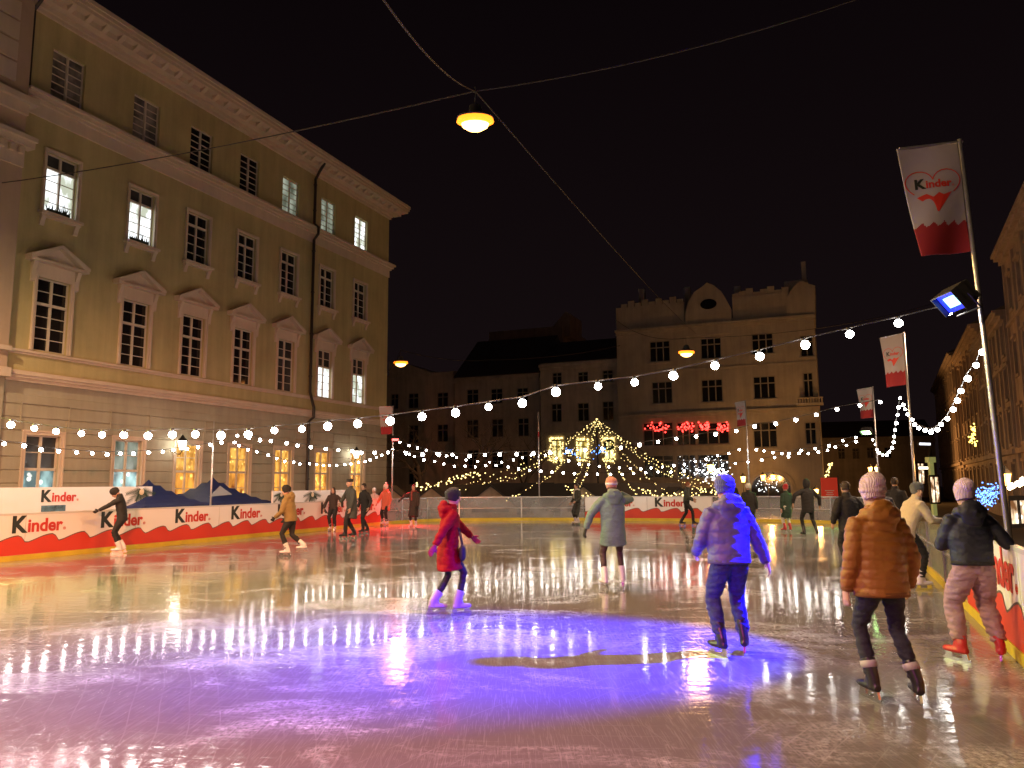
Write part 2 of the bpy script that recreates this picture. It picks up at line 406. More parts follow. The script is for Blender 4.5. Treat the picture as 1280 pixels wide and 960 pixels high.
def ex1(root, L_, zt, px):
    p = px(51, 627); q = px(95, 627); t_ = MB(); word(t_, Matrix.Translation((p.x, -0.002, p.z)), (q - p).x); t_.build('lettering', [letters_k, letters_r], root)
    p = px(51, 640); q = px(82, 631)
    MB().box(p.x, q.x, -0.006, -0.002, p.z, q.z).build('picture_print', mat('printed winter picture', (0.08, 0.16, 0.22), 0.5, var=0.9, scale=10, vscale=5), root)
    fir_print(root, px(176, 612), 0.75, zt)
sign_banner('white banner with lettering and fir branch behind the left barrier, nearest the camera', -60, 189, 609, 2.2, ex1)
def heart_pts(w, n=40):
    return [(w * 0.5 * math.sin(t) ** 3 * 1.0, w * 0.031 * (13 * math.cos(t) - 5 * math.cos(2 * t) - 2 * math.cos(3 * t) - math.cos(4 * t))) for t in [2 * math.pi * i / n for i in range(n)]]
def ex2(root, L_, zt, px):
    fir_print(root, px(390, 616), 0.75, zt); fir_print(root, px(351, 617), 0.55, zt)
    c = px(415, 640); hp = [Vector((c.x + a * 2.4, -0.006, c.z + b * 1.3)) for a, b in heart_pts(0.95)]
    MB().tube(hp + [hp[0]], 0.018, 5).build('heart_print', letters_r, root)
sign_banner('white banner with printed heart and fir sprigs behind the far end of the left barrier', 340, 437, 613, 1.7, ex2)

# ------------------------------------------------------------------ poles, flags, floodlights
pole_m = mat('galvanised pole', (0.62, 0.62, 0.64), 0.35, 0.8, bump=0.2, scale=30, var=0.15)
flag_w = mat('white flag cloth', (0.36, 0.33, 0.33), 0.8, bump=0.3, scale=5)
flag_r = mat('red flag cloth', (0.26, 0.012, 0.015), 0.8)
def flagpole(label, x, y, top, yaw=0.0, flag=True, wid=0.56, hgt=1.3, cat='flagpole', tail=0.42, band=False):
    root = thing('flagpole', label, cat, (x, y, PLAZA), yaw, 'poles round the rink')
    T = top - PLAZA
    MB().tube([(0, 0, 0), (0, 0, T * 0.6), (0, 0, T)], [0.034, 0.03, 0.022], 8).build('pole', pole_m, root, True)
    MB().box(-0.14, 0.14, -0.14, 0.14, 0, 0.02).build('base_plate', pole_m, root)
    if band:
        MB().tube([(0, 0, T * 0.8), (0, 0, T * 0.8 + 0.25)], 0.036, 8).build('band', flag_r, root)
    if flag:
        MB().tube([(0.03, 0, T - 0.03), (-wid, 0, T - 0.05)], 0.014, 6).build('arm', pole_m, root)
        nx, nz_ = 44, 130; wv = MB(); vs = []; fs = []; ms = []
        for j in range(nz_ + 1):
            for i in range(nx + 1):
                u = i / nx; v = j / nz_; yb = 0.035 * math.sin(u * 5 + v * 4) * (0.25 + v)
                sag = 0.05 * v * (1 - u)
                vs.append((-wid * (1 - u) * (1 - 0.16 * v) - 0.03 + 0.02 * v, yb, T - 0.05 - hgt * v + 0.03 * u * v))
        for j in range(nz_):
            for i in range(nx): 
                a = j * (nx + 1) + i; fs.append((a, a + 1, a + nx + 2, a + nx + 1))
                uw = (i / nx * 5) % 1.0; edge = 0.745 - 0.045 * ((uw / 0.75) ** 1.5 if uw < 0.75 else (1 - uw) / 0.25)
                ms.append(1 if (j + 0.5) / nz_ > edge else 0)
        me = bpy.data.meshes.new('flag'); me.from_pydata(vs, [], fs); me.materials.append(flag_w); me.materials.append(flag_r)
        me.polygons.foreach_set('material_index', ms); me.polygons.foreach_set('use_smooth', [True] * len(fs))
        fo = bpy.data.objects.new('flag', me); COL.objects.link(fo); fo.parent = root
        so = fo.modifiers.new('s', 'SOLIDIFY'); so.thickness = 0.004
        for side in (-1, 1):
            t_ = MB(); cx = -wid * 0.52; cz = T - 0.05 - hgt * 0.40
            yb = 0.05 * side
            fl = Matrix.Rotation(math.pi, 4, 'Z') if side > 0 else Matrix.Identity(4)
            word(t_, Matrix.Translation((cx, yb, cz)) @ fl @ Matrix.Translation((-wid * 0.29, 0, 0.02)), wid * 0.58)
            hp = [Vector((cx + a, yb, cz + 0.03 + b * 0.9)) for a, b in heart_pts(wid * 0.88)]
            upper = hp[-13:] + hp[:14]
            t_.tube(upper, 0.006, 4, 1)
            zz = cz - 0.065; w_ = wid * 0.28
            t_.prism([(cx - w_, zz - 0.02), (cx - w_ * 0.45, zz + 0.015), (cx - w_ * 0.1, zz - 0.03), (cx + w_ * 0.25, zz + 0.02), (cx + w_ * 0.5, zz - 0.01), (cx + w_, zz + 0.02), (cx + w_ * 0.1, zz - wid * 0.32)], yb - 0.002, yb + 0.002, 1)
            def cloth(v):
                vv = (T - 0.05 - v[2]) / hgt; uu = 1 + (v[0] + 0.03 - 0.02 * vv) / (wid * (1 - 0.16 * vv))
                return (v[0], 0.035 * math.sin(uu * 5 + vv * 4) * (0.25 + vv) + side * 0.007 + (v[1] - yb) * 0.3, v[2])
            t_.v = [cloth(v) for v in t_.v]
            t_.build('lettering', [letters_k, letters_r], fo)
    return root
def flood(label, p, aim, col, power, cone=60, blend=0.6, lens=(1, 1, 1), lstr=20, size=1.0, group='coloured floodlights on the poles'):
    p = Vector(p); aim = Vector(aim); d = (aim - p).normalized()
    root = thing('floodlight', label, 'floodlight', p, 0, group)
    root.rotation_mode = 'QUATERNION'; root.rotation_quaternion = d.to_track_quat('-Y', 'Z')   # front is local -y
    s = size
    hs = MB(); 
    hs.prism([(-0.17 * s, -0.11 * s), (0.17 * s, -0.11 * s), (0.17 * s, 0.11 * s), (-0.17 * s, 0.11 * s)], 0.0, 0.10 * s)
    for i in range(7): hs.box((-0.15 + i * 0.05 - 0.006) * s, (-0.15 + i * 0.05 + 0.006) * s, 0.10 * s, 0.15 * s, -0.10 * s, 0.10 * s)
    dark = mat('black cast housing', (0.02, 0.02, 0.022), 0.5)
    hs.build('housing', dark, root)
    hd = MB(); hd.box(-0.175 * s, 0.175 * s, -0.06 * s, 0.0, 0.10 * s, 0.112 * s); hd.box(-0.182 * s, -0.172 * s, -0.06 * s, 0, -0.11 * s, 0.11 * s); hd.box(0.172 * s, 0.182 * s, -0.06 * s, 0, -0.11 * s, 0.11 * s)
    hd.build('hood', dark, root)
    if size > 1.12: MB().box(-0.165 * s, 0.165 * s, -0.008 * s, -0.001, -0.10 * s, 0.10 * s).build('housing_face', mat('deep blue glowing reflector', (0, 0, 0.1), 0.3, emit=(0.01, 0.02, 1.0), estr=3, sample=False), root)  # emissive plate stands in for blue light falling on the housing face
    kx = 0.6 if size > 1.12 else 1.0
    lm = mat('floodlight lens ' + '%.1f %.1f %.1f' % col, (0.1, 0.1, 0.1), 0.2, emit=lens, estr=lstr, sample=False)
    MB().box(-0.15 * s * kx, 0.15 * s * kx, -0.014 * s, -0.009 * s, -0.09 * s * kx, 0.09 * s * kx).build('lens', lm, root)
    br = MB().tube([(-0.20 * s, 0.05, 0), (-0.20 * s, 0.05, -0.17 * s), (0.20 * s, 0.05, -0.17 * s), (0.20 * s, 0.05, 0)], 0.012, 5); br.build('bracket', dark, root)
    ld = bpy.data.lights.new('flood_beam', 'SPOT'); ld.energy = power; ld.color = col; ld.spot_size = R(cone); ld.spot_blend = blend; ld.shadow_soft_size = 0.07
    lo = bpy.data.objects.new('flood_beam', ld); COL.objects.link(lo); lo.location = p + d * 0.06; lo.rotation_euler = d.to_track_quat('-Z', 'Y').to_euler()
    return root
P0 = Vector((-13.6, 14.4)); P1 = Vector((5.36, 8.35)); P2 = Vector((9.85, 19.0)); P3 = Vector((13.75, 29.1)); P4 = Vector((10.4, 34.1)); P5 = Vector((1.25, 36.6)); P6 = Vector((-5.35, 34.4)); P7 = Vector((-9.72, 25.0))
def top_z(px, py, Y): return at(px, py, Y).z
flagpole('tall pole with the largest white and red flag, beside the blue floodlight', P1.x, P1.y, top_z(1210, 172, P1.y), R(-8), wid=0.66, hgt=1.3).rotation_euler.y = R(-1.9)
flagpole('pole with narrow white and red flag, second from the right', P2.x, P2.y, top_z(1117, 415, P2.y), R(-58), wid=0.62, hgt=1.3)
flagpole('pole with tapering flag, beside the green floodlight', P3.x, P3.y, top_z(1090, 483, P3.y), R(-60), wid=0.66, hgt=1.15)
flagpole('far pole with slim flag, rising behind the skater lit blue', P4.x, P4.y, top_z(935, 500, P4.y), R(-68), wid=0.7, hgt=1.1)
flagpole('thin far pole with red band in the middle of the back barrier', P5.x, P5.y, top_z(671, 515, P5.y), R(-85), wid=0.5, hgt=1.2, flag=False, band=True)
flagpole('pole with white and red flag, beside the red floodlight', P6.x, P6.y, top_z(495, 507, P6.y), R(4), wid=0.60, hgt=1.25)
flagpole('bare thin pole without flag behind the left barrier', P7.x, P7.y, top_z(287, 527, P7.y), flag=False)
flagpole('pole without flag outside the left edge of the picture', P0.x, P0.y, 4.6, flag=False)
flagpole('pole without flag behind the photographer', line_r(-2.5).x + 0.3, -2.5, 4.6, flag=False)
BL = at(1191, 376, P1.y - 0.15)
flood('blue floodlight with bright lens on the tall right pole', BL, (0.25, 8.3, 0), (0.001, 0.001, 1.0), 21000, 51, 1.0, (0.25, 0.75, 1.0), 4, 1.15)
RL = at(494, 549, P6.y - 0.1)
flood('red floodlight on the far left pole', RL, (-4.6, 31.2, 0), (1, 0.02, 0.03), 7000, 66, 0.7, (1, 0.06, 0.05), 6, 0.9)
GL = at(1083, 540, P3.y - 0.1)
flood('green floodlight on the far right pole', GL, (10.6, 27.0, 0), (0.10, 1, 0.10), 1100, 90, 0.8, (0.5, 1.0, 0.35), 14, 1.1)
flagpole('pole without flag behind the photographer, on the left', -4.8, -1.5, 4.8, flag=False)
flood('magenta floodlight on the pole behind the photographer', (-4.6, -1.3, 4.4), (-2.4, 5.0, 0), (0.85, 0.04, 0.55), 5000, 62, 1.0)
flood('amber floodlight on the pole behind the photographer', (-4.9, -1.3, 4.0), (-9.6, 18.5, 0.2), (1.0, 0.30, 0.13), 11000, 46, 0.9)
flood('yellow-green floodlight on the pole outside the left edge', (P0.x + 0.1, P0.y, 4.2), (-6.5, 10.5, 0), (0.75, 1.0, 0.10), 4200, 85, 0.9)

# ------------------------------------------------------------------ suspended orange lamps and overhead wires
wire_m = mat('black cable', (0.03, 0.025, 0.022), 0.6)
def cable(label, pts, r=0.02, cat='cable', group='overhead wires', sag=0.0):
    out = []
    for a, b in zip(pts[:-1], pts[1:]):
        a = Vector(a); b = Vector(b)
        for i in range(12):
            u = i / 12; p = a.lerp(b, u); p.z -= sag * 4 * u * (1 - u); out.append(p)
    out.append(Vector(pts[-1]))
    return tag(MB().tube(out, r, 5).build('overhead_wire', wire_m), label, cat, group)
sodium = mat('orange lamp glass', (0.4, 0.2, 0.05), 0.3, emit=(1.0, 0.20, 0.01), estr=2.6, sample=False)
sodium_core = mat('white-hot lamp core', (0.6, 0.4, 0.2), 0.3, emit=(1.0, 0.52, 0.14), estr=7, sample=False)
def lamp(label, p, power, s=1.0, col=(1.0, 0.46, 0.13), hidden=False):
    root = thing('suspended_street_lamp', label, 'street lamp', p, 0, 'orange street lamps hung on wires')
    dk = mat('grey lamp housing', (0.12, 0.12, 0.12), 0.5)
    MB().loft([((0, 0, 0.30 * s), 0.03 * s, 0.03 * s), ((0, 0, 0.26 * s), 0.10 * s, 0.10 * s), ((0, 0, 0.12 * s), 0.14 * s, 0.13 * s), ((0, 0, 0.06 * s), 0.32 * s, 0.2 * s), ((0, 0, 0.03 * s), 0.33 * s, 0.21 * s)], (1, 0, 0), 16).build('housing', dk, root, True)
    MB().loft([((0, 0, 0.028 * s), 0.31 * s, 0.2 * s), ((0, 0, -0.04 * s), 0.33 * s, 0.21 * s), ((0, 0, -0.075 * s), 0.27 * s, 0.17 * s)], (1, 0, 0), 16).build('glass', sodium, root, True)
    MB().loft([((0, 0, -0.06 * s), 0.25 * s, 0.16 * s), ((0, 0, -0.13 * s), 0.22 * s, 0.14 * s), ((0, 0, -0.19 * s), 0.12 * s, 0.08 * s), ((0, 0, -0.205 * s), 0.04 * s, 0.03 * s)], (1, 0, 0), 16).build('lens', sodium_core, root, True)
    MB().tube([(0, 0, 0.30 * s), (0, 0, 0.62 * s)], 0.012, 5).build('hanger', dk, root)
    ld = bpy.data.lights.new('lamp_glow', 'SPOT'); ld.energy = power; ld.color = col; ld.spot_size = R(172); ld.spot_blend = 0.4; ld.shadow_soft_size = 0.34 * s
    lo = bpy.data.objects.new('lamp_glow', ld); COL.objects.link(lo); lo.location = Vector(p) + Vector((0, 0, -0.24 * s))
    return root
L1 = at(594, 150, 14.7); L2 = at(501, 453, 52); L3 = at(858, 440, 46)
lamp('large orange street lamp hanging overhead from crossing wires', L1, 2400, 1.15)
lamp('small far orange street lamp by the corner of the yellow building', L2, 1600, 1.5, (1.0, 0.44, 0.16))
lamp('far orange street lamp hanging in front of the gabled building', L3, 1150, 1.5, (1.0, 0.52, 0.25))
lamp('added unseen lamp behind the photographer, brightening the yellow facade', (-12.5, 1.0, 10.5), 9500, 1.0, (1.0, 0.66, 0.35))  # lamp added out of view to brighten the yellow facade
lamp('added unseen lamp above the left end of the square, lighting the facade', (-14.5, 13.0, 11.5), 5600, 1.0, (1.0, 0.66, 0.35))  # second unseen lamp, put in to spread light along the facade
lamp('added unseen lamp over the right side, brightening the street houses', (15.5, 20.5, 10.5), 4600, 1.0, (1.0, 0.66, 0.42))  # unseen lamp added to lift the dark houses of the right-hand street
hp = L1 + Vector((0, 0, 0.62))
cable('long wire from the yellow building to the lamp overhead and on to the upper right', [at(-80, 238, 26), hp, at(1130, -22, 13.0)], 0.016, sag=0.25)
cable('wire running from above the photographer past the overhead lamp to the gabled building', [at(440, -60, 8.0), hp, at(870, 417, 69.0)], 0.016, sag=0.3)
cable('thin far wire carrying the lamp by the yellow building corner', [at(478, 470, 49.5), L2 + Vector((0, 0, 0.85)), at(610, 450, 60), at(775, 432, 70)], 0.022, sag=0.3)
cable('thin far wire carrying the lamp in front of the gabled building', [at(770, 400, 66), L3 + Vector((0, 0, 0.85)), at(1165, 380, 60)], 0.02, sag=0.6)

# ------------------------------------------------------------------ festoon strings
bulb_glow = mat('white bulb glow', (0.9, 0.9, 0.9), 0.3, emit=(1.0, 0.95, 0.88), estr=52)
socket_m = mat('bulb socket', (0.03, 0.03, 0.03), 0.5)
def bulb_mesh(r):
    m = MB(); m.ico((0, 0, -r * 1.1), r, 2, 0); m.tube([(0, 0, -r * 0.3), (0, 0, r * 0.6)], r * 0.5, 7, 1); return m.mesh('bulb', [bulb_glow, socket_m], True)
BM = {r: bulb_mesh(r * 0.72) for r in (0.055, 0.062, 0.075)}
def string(label, A, B, pix, r=0.062):
    """bulbs stand on the vertical plane through A and B (plan positions of the two poles)"""
    A = Vector((A[0], A[1], 0)); B = Vector((B[0], B[1], 0)); d = (B - A).normalized()
    pts = [onplane(x, y, A, d) for x, y in pix]
    root = thing('string_lights', label, 'string lights', (pts[0].x, pts[0].y, pts[0].z), 0, 'festoon strings over the rink')
    o = pts[0]; L_ = (B - A).length
    sm = []; q = sorted(pts, key=lambda p: (p - A).dot(d))
    q = [p + Vector((0, 0, r * 1.15)) for p in q]
    ends = []
    MB().tube([p - o for p in q], 0.008, 5).build('cable', wire_m, root)
    for p in pts:
        b = bpy.data.objects.new('bulb', BM[r]); COL.objects.link(b); b.parent = root; b.location = p - o + Vector((0, 0, r * 0.8)); k_ = random.uniform(0.82, 1.12); b.scale = (k_, k_, k_); b.rotation_euler = (random.uniform(-.25, .25), random.uniform(-.25, .25), 0)
    return root
up_ = [(1224, 374), (1185, 390), (1123, 405), (1061, 419), (1005, 432), (949, 446), (895, 458), (843, 470), (793, 479), (747, 484), (695, 490), (653, 504), (610, 510), (569, 516), (527, 521), (487, 526), (448, 530), (411, 533), (378, 537), (342, 539), (310, 543), (277, 544), (244, 543), (215, 543), (186, 545), (155, 544), (128, 544), (101, 543), (71, 540), (43, 536), (14, 531), (-15, 525), (-44, 518), (-72, 511)]
string('big-bulbed string crossing the whole square from the tall right pole', P1, (-12.4, 14.3), up_[1:], 0.075)
string('long string dipping from the second right pole to the bare pole on the left', P2, P7,
       [(1100, 503), (1075, 507), (1046, 512), (1021, 519), (995, 525), (970, 530), (944, 533), (920, 539), (894, 543), (870, 546), (845, 549), (822, 553), (799, 556), (776, 560), (753, 561), (731, 563), (709, 565), (687, 566), (666, 567), (646, 568), (625, 568), (606, 569), (587, 570), (566, 569), (549, 568), (528, 568), (507, 567), (485, 566), (468, 566), (452, 566), (440, 564), (423, 563), (407, 561), (388, 559), (372, 557), (358, 554), (339, 551), (325, 550), (311, 547), (297, 545)], 0.062)
string('string along the left barrier to the bare pole', P0, P7,
       [(-30, 549), (-8, 552), (5, 555), (30, 557), (52, 562), (73, 564), (96, 566), (115, 567), (134, 568), (150, 567), (167, 567), (186, 566), (204, 565), (217, 563), (234, 561), (247, 559), (263, 556), (277, 553)], 0.062)
string('string sagging between the bare pole and the pole with the red floodlight', P7, P6,
       [(293, 553), (299, 557), (310, 562), (321, 565), (335, 569), (346, 573), (356, 577), (367, 578), (375, 580), (387, 580), (396, 581), (404, 582), (412, 582), (421, 582), (431, 581), (439, 580), (448, 578), (456, 577), (463, 575), (470, 572), (477, 569), (485, 566), (491, 562)], 0.055)
string('far string from the red floodlight pole, lowest one going right', P6, P4,
       [(506, 565), (512, 568), (518, 571), (530, 575), (543, 577), (555, 580), (568, 583), (581, 583), (594, 584), (607, 582), (620, 582), (635, 584), (648, 586), (662, 588), (676, 589), (690, 590), (704, 591), (718, 592), (733, 593), (747, 593), (763, 593), (778, 593), (792, 592), (807, 591), (823, 590), (839, 590), (855, 589), (871, 587), (887, 585), (903, 582), (919, 580), (935, 578)], 0.062)
string('far string between the red floodlight pole and the red-banded pole', P6, P5,
       [(500, 553), (511, 557), (522, 560), (533, 563), (546, 567), (558, 570), (571, 572), (583, 575), (597, 577), (612, 578), (627, 578), (642, 575), (653, 572), (664, 569)], 0.055)
string('far string from the red-banded pole to the pole behind the skater lit blue', P5, P4,
       [(682, 569), (695, 573), (711, 576), (724, 580), (736, 581), (749, 583), (761, 584), (774, 585), (788, 586), (801, 586), (814, 585), (828, 584), (842, 582), (856, 581), (869, 577), (883, 574), (897, 570), (911, 567), (924, 562)], 0.062)
string('short far string sagging from the pole behind the skater lit blue to the green floodlight', P4, P3,
       [(945, 562), (955, 564), (966, 566), (977, 567), (986, 567), (1002, 563), (1019, 561), (1036, 557), (1053, 551), (1070, 547)], 0.062)
string('lowest far string ending at the green floodlight pole', (P4.x, P4.y - 0.4), P3,
       [(952, 575), (968, 572), (986, 571), (999, 567), (1010, 567), (1023, 565), (1034, 563), (1044, 559), (1058, 557), (1070, 552)], 0.055)
string('deep loop of bulbs between the second and third poles on the right', P3, P2,
       [(1091, 550), (1094, 556), (1096, 562), (1099, 566), (1103, 569), (1108, 569), (1112, 565), (1115, 560), (1117, 553), (1118, 546), (1119, 538), (1120, 529), (1122, 519), (1124, 509), (1125, 498)], 0.055)
string('bright loop of bulbs from the second right pole up to the tall right pole', P2, P1,
       [(1129, 506), (1132, 512), (1136, 518), (1140, 525), (1144, 531), (1149, 535), (1156, 538), (1164, 540), (1171, 537), (1177, 531), (1184, 524), (1191, 512), (1196, 501), (1202, 489), (1209, 473), (1221, 457), (1227, 441)], 0.055)
# ------------------------------------------------------------------ the yellow building on the left
def wall_grid(mb, s0, s1, z0, z1, holes, y=0.0, depth=0.22, mi=0):
    """front wall sheet (local x = s, facing -y) with real openings and their reveals"""
    S = sorted(set([s0, s1] + [h[0] for h in holes] + [h[1] for h in holes])); Z = sorted(set([z0, z1] + [h[2] for h in holes] + [h[3] for h in holes]))
    for a, b in zip(S[:-1], S[1:]):
        for c, d in zip(Z[:-1], Z[1:]):
            ms, mz = (a + b) / 2, (c + d) / 2
            if any(h[0] < ms < h[1] and h[2] < mz < h[3] for h in holes): continue
            mb.add([(a, y, c), (b, y, c), (b, y, d), (a, y, d)], [(0, 1, 2, 3)], mi)
    for a, b, c, d in holes:
        e = y + depth
        mb.add([(a, y, c), (a, y, d), (a, e, d), (a, e, c)], [(0, 1, 2, 3)], mi); mb.add([(b, y, c), (b, y, d), (b, e, d), (b, e, c)], [(3, 2, 1, 0)], mi)
        mb.add([(a, y, d), (b, y, d), (b, e, d), (a, e, d)], [(0, 1, 2, 3)], mi); mb.add([(a, y, c), (b, y, c), (b, e, c), (a, e, c)], [(3, 2, 1, 0)], mi)
    return mb
def shell(mb, s0, s1, z0, z1, dep, mi=0):
    """side, back and top faces of a building body behind its front wall"""
    mb.add([(s0, 0, z0), (s0, dep, z0), (s0, dep, z1), (s0, 0, z1)], [(0, 1, 2, 3)], mi)
    mb.add([(s1, 0, z0), (s1, dep, z0), (s1, dep, z1), (s1, 0, z1)], [(3, 2, 1, 0)], mi)
    mb.add([(s0, dep, z0), (s1, dep, z0), (s1, dep, z1), (s0, dep, z1)], [(3, 2, 1, 0)], mi)
    mb.add([(s0, 0, z1), (s1, 0, z1), (s1, dep, z1), (s0, dep, z1)], [(0, 1, 2, 3)], mi)
yel = facade_mat('ochre yellow stucco', (0.49, 0.425, 0.21), 0.22)
trim = facade_mat('cream plaster trim', (0.64, 0.53, 0.42), 0.12)
beige = facade_mat('beige rusticated plaster', (0.40, 0.37, 0.28), 0.18)
frame_m = mat('white window paint', (0.62, 0.56, 0.47), 0.55, var=0.08, scale=5)
glass_d = mat('dark window glass', (0.012, 0.011, 0.012), 0.06, spec=0.6)
glass_g = mat('grey curtained glass', (0.05, 0.05, 0.05), 0.2, var=0.5, scale=6, vscale=1.5)
glass_c = mat('curtained glass', (0.20, 0.18, 0.16), 0.3, var=0.7, scale=6, vscale=2.2)
lit_w = lit_mat('bright white lit room', (0.75, 0.80, 0.62), (0.92, 0.97, 1.0), 0.55, 1.25, 1.4, (0.4, 0.55))
lit_dim = lit_mat('dimly lit greenish room', (0.12, 0.14, 0.09), (0.30, 0.33, 0.26), 0.35, 0.8, 1.3)
lit_t = lit_mat('teal lit shop room', (0.10, 0.17, 0.17), (0.50, 0.80, 0.78), 0.7, 0.95, 1.0, (0.45, 0.7), ((1.2, 1.2, 1.0), 3.0))
lit_o = lit_mat('orange lit cafe room', (0.22, 0.05, 0.01), (1.0, 0.42, 0.06), 0.7, 0.9, 1.7, (0.32, 0.6), ((0.9, 0.5, 0.12), 3.2))
lit_ob = lit_mat('amber glowing upper pane', (0.6, 0.22, 0.02), (1.0, 0.52, 0.10), 0.6, 0.8, 3.0, (0.35, 0.6), ((0.8, 0.5, 0.15), 5.0))
def window(par, s0, s1, z0, z1, pm, rows=(5,), transom=None, surround=0.16, name='window', sill=True, frm=None, pr=0.06, inset=0.14, upper=None, brackets=False, pediment=False, bar=0.026, st=None):
    """casement window in an opening: frame with glazing bars, pane behind, plaster surround in front"""
    frm = frm or frame_m; st = st or trim
    f = MB(); y0, y1 = inset - 0.03, inset + 0.03; w = 0.047; cx = (s0 + s1) / 2
    f.box(s0, s0 + w, y0, y1, z0, z1); f.box(s1 - w, s1, y0, y1, z0, z1); f.box(s0 + w, s1 - w, y0, y1, z0, z0 + w); f.box(s0 + w, s1 - w, y0, y1, z1 - w, z1)
    f.box(cx - 0.036, cx + 0.036, y0 - 0.02, y1 - 0.001, z0 + w, z1 - w)
    tz = z0 + (z1 - z0) * transom if transom else None
    if tz:
        f.box(s0 + w, cx - 0.037, y0 - 0.03, y1 - 0.002, tz - 0.045, tz + 0.045); f.box(cx + 0.037, s1 - w, y0 - 0.03, y1 - 0.002, tz - 0.045, tz + 0.045)
    segs = [(z0 + w, (tz - 0.045) if tz else z1 - w, rows[0])] + ([(tz + 0.045, z1 - w, rows[1])] if tz else [])
    for a, b, n in segs:
        for i in range(1, n):
            z = a + (b - a) * i / n
            f.box(s0 + w, cx - 0.037, y0 + 0.012, y1 - 0.004, z - bar / 2, z + bar / 2); f.box(cx + 0.037, s1 - w, y0 + 0.012, y1 - 0.004, z - bar / 2, z + bar / 2)
    o = f.build(name, frm, par)
    if upper and tz:
        MB().box(s0, s1, y1 - 0.012, y1 + 0.01, z0, tz).build('pane', pm, o); MB().box(s0, s1, y1 - 0.012, y1 + 0.01, tz + 0.001, z1).build('pane', upper, o)
    else: MB().box(s0, s1, y1 - 0.012, y1 + 0.01, z0, z1).build('pane', pm, o)
    if surround:
        q = MB(); u = surround
        q.box(s0 - u, s0 + 0.003, -pr, 0.02, z0 - 0.02, z1 + u); q.box(s1 - 0.003, s1 + u, -pr, 0.02, z0 - 0.02, z1 + u); q.box(s0 + 0.003, s1 - 0.003, -pr, 0.02, z1 - 0.003, z1 + u)
        q.box(s0 - u - 0.03, s0 - u + 0.03, -pr - 0.025, 0.02, z0 - 0.01, z1 + u + 0.03); q.box(s1 + u - 0.03, s1 + u + 0.03, -pr - 0.025, 0.02, z0 - 0.01, z1 + u + 0.03)
        q.box(s0 - u + 0.03, s1 + u - 0.03, -pr - 0.025, 0.02, z1 + u - 0.03, z1 + u + 0.03)
        q.build('surround', st, o)
    if sill:
        q = MB(); q.box(s0 - surround - 0.10, s1 + surround + 0.10, -0.24, 0.03, z0 - 0.12, z0 - 0.022)
        q.box(s0 - surround - 0.05, s1 + surround + 0.05, -0.16, 0.03, z0 - 0.20, z0 - 0.123)
        if brackets:
            for c in (s0 - surround * 0.3, s1 + surround * 0.3): q.prism([(-0.15, z0 - 0.203), (0.0, z0 - 0.203), (0.0, z0 - 0.52), (-0.05, z0 - 0.50), (-0.08, z0 - 0.36)], c - 0.08, c + 0.08, axis='x')
        q.build('sill', st, o)
    if pediment:
        q = MB(); a, b = s0 - surround, s1 + surround; zb = z1 + surround + 0.03
        q.box(a - 0.01, b + 0.01, -0.07, 0.02, zb, zb + 0.34)                     # frieze
        for c in (a - 0.10, b + 0.10): q.prism([(-0.20, zb + 0.34), (0.0, zb + 0.34), (0.0, zb - 0.34), (-0.07, zb - 0.30), (-0.10, zb + 0.06)], c - 0.07, c + 0.07, axis='x')
        q.box(a - 0.38, b + 0.38, -0.30, 0.02, zb + 0.342, zb + 0.44)
        cx = (a + b) / 2; A, B = a - 0.40, b + 0.40; zt = zb + 0.44; ap = zt + 0.55
        q.prism([(A, zt + 0.002), (A, zt + 0.09), (cx, ap + 0.10), (B, zt + 0.09), (B, zt + 0.002), (B - 0.22, zt + 0.002), (cx, ap - 0.02), (A + 0.22, zt + 0.002)], -0.33, 0.02)
        q.prism([(A + 0.22, zt + 0.004), (cx, ap - 0.022), (B - 0.22, zt + 0.004)], -0.10, 0.02)
        q.build('pediment', st, o)
    return o
FP = at(483, 520, 46.0); fd = Vector((0.41, 1, 0)).normalized()
rzL = math.atan2(fd.y, fd.x); BZ = -PLAZA
yb = thing('yellow_building', 'long yellow four-storey building with pedimented windows along the left side', 'building', (FP.x, FP.y, PLAZA), rzL)
cen = [-21.73, -18.3, -15.38, -12.38, -9.38, -6.22, -3.05]; hw = 0.50
holes = []; wins = []
for k, c in enumerate(cen):
    for (z0, z1, row) in ((6.26, 8.78, 1), (11.08, 13.22, 2), (15.25, 17.05, 3), (0.9, 3.42, 0)):
        h_ = {0: 0.62, 1: 0.625, 2: 0.61, 3: 0.64}[row]
        holes.append((c - h_, c + h_, z0 + BZ, z1 + BZ)); wins.append((k, row, c - h_, c + h_, z0 + BZ, z1 + BZ))
X0, X1, Ztop = -23.3, 0.0, 18.35 + BZ
w_ = MB(); wall_grid(w_, X0, X1, 5.35 + BZ, Ztop, [h for h in holes if h[2] > 5 + BZ]); shell(w_, X0, X1, 5.35 + BZ, Ztop, 14)
w_.build('wall', yel, yb)
gh = [h for h in holes if h[2] < 5 + BZ]
w_ = MB(); wall_grid(w_, X0, X1, 0, 5.349 + BZ, gh, y=-0.02); shell(w_, X0, X1, 0, 5.34 + BZ, 14)
w_.build('ground_floor_wall', beige, yb)
rw = MB(); z = 0.15
while z < 4.55 + BZ:
    z2 = min(z + 0.43, 4.75 + BZ); s = X0
    cuts = [h for h in gh if h[2] - 0.05 < z2 - 0.03 and h[3] + 0.2 > z]
    for h in sorted(cuts) + [(X1, X1 + 1, 0, 0)]:
        e = h[0] - 0.16 if h[0] < X1 else X1
        if e > s + 0.05: rw.prism([(-0.02, z), (-0.055, z + 0.02), (-0.055, z2 - 0.035), (-0.02, z2 - 0.015)], s, e, axis='x')
        s = h[1] + 0.16
    z += 0.43
rw.build('rusticated_courses', beige, yb)
bnd = MB()
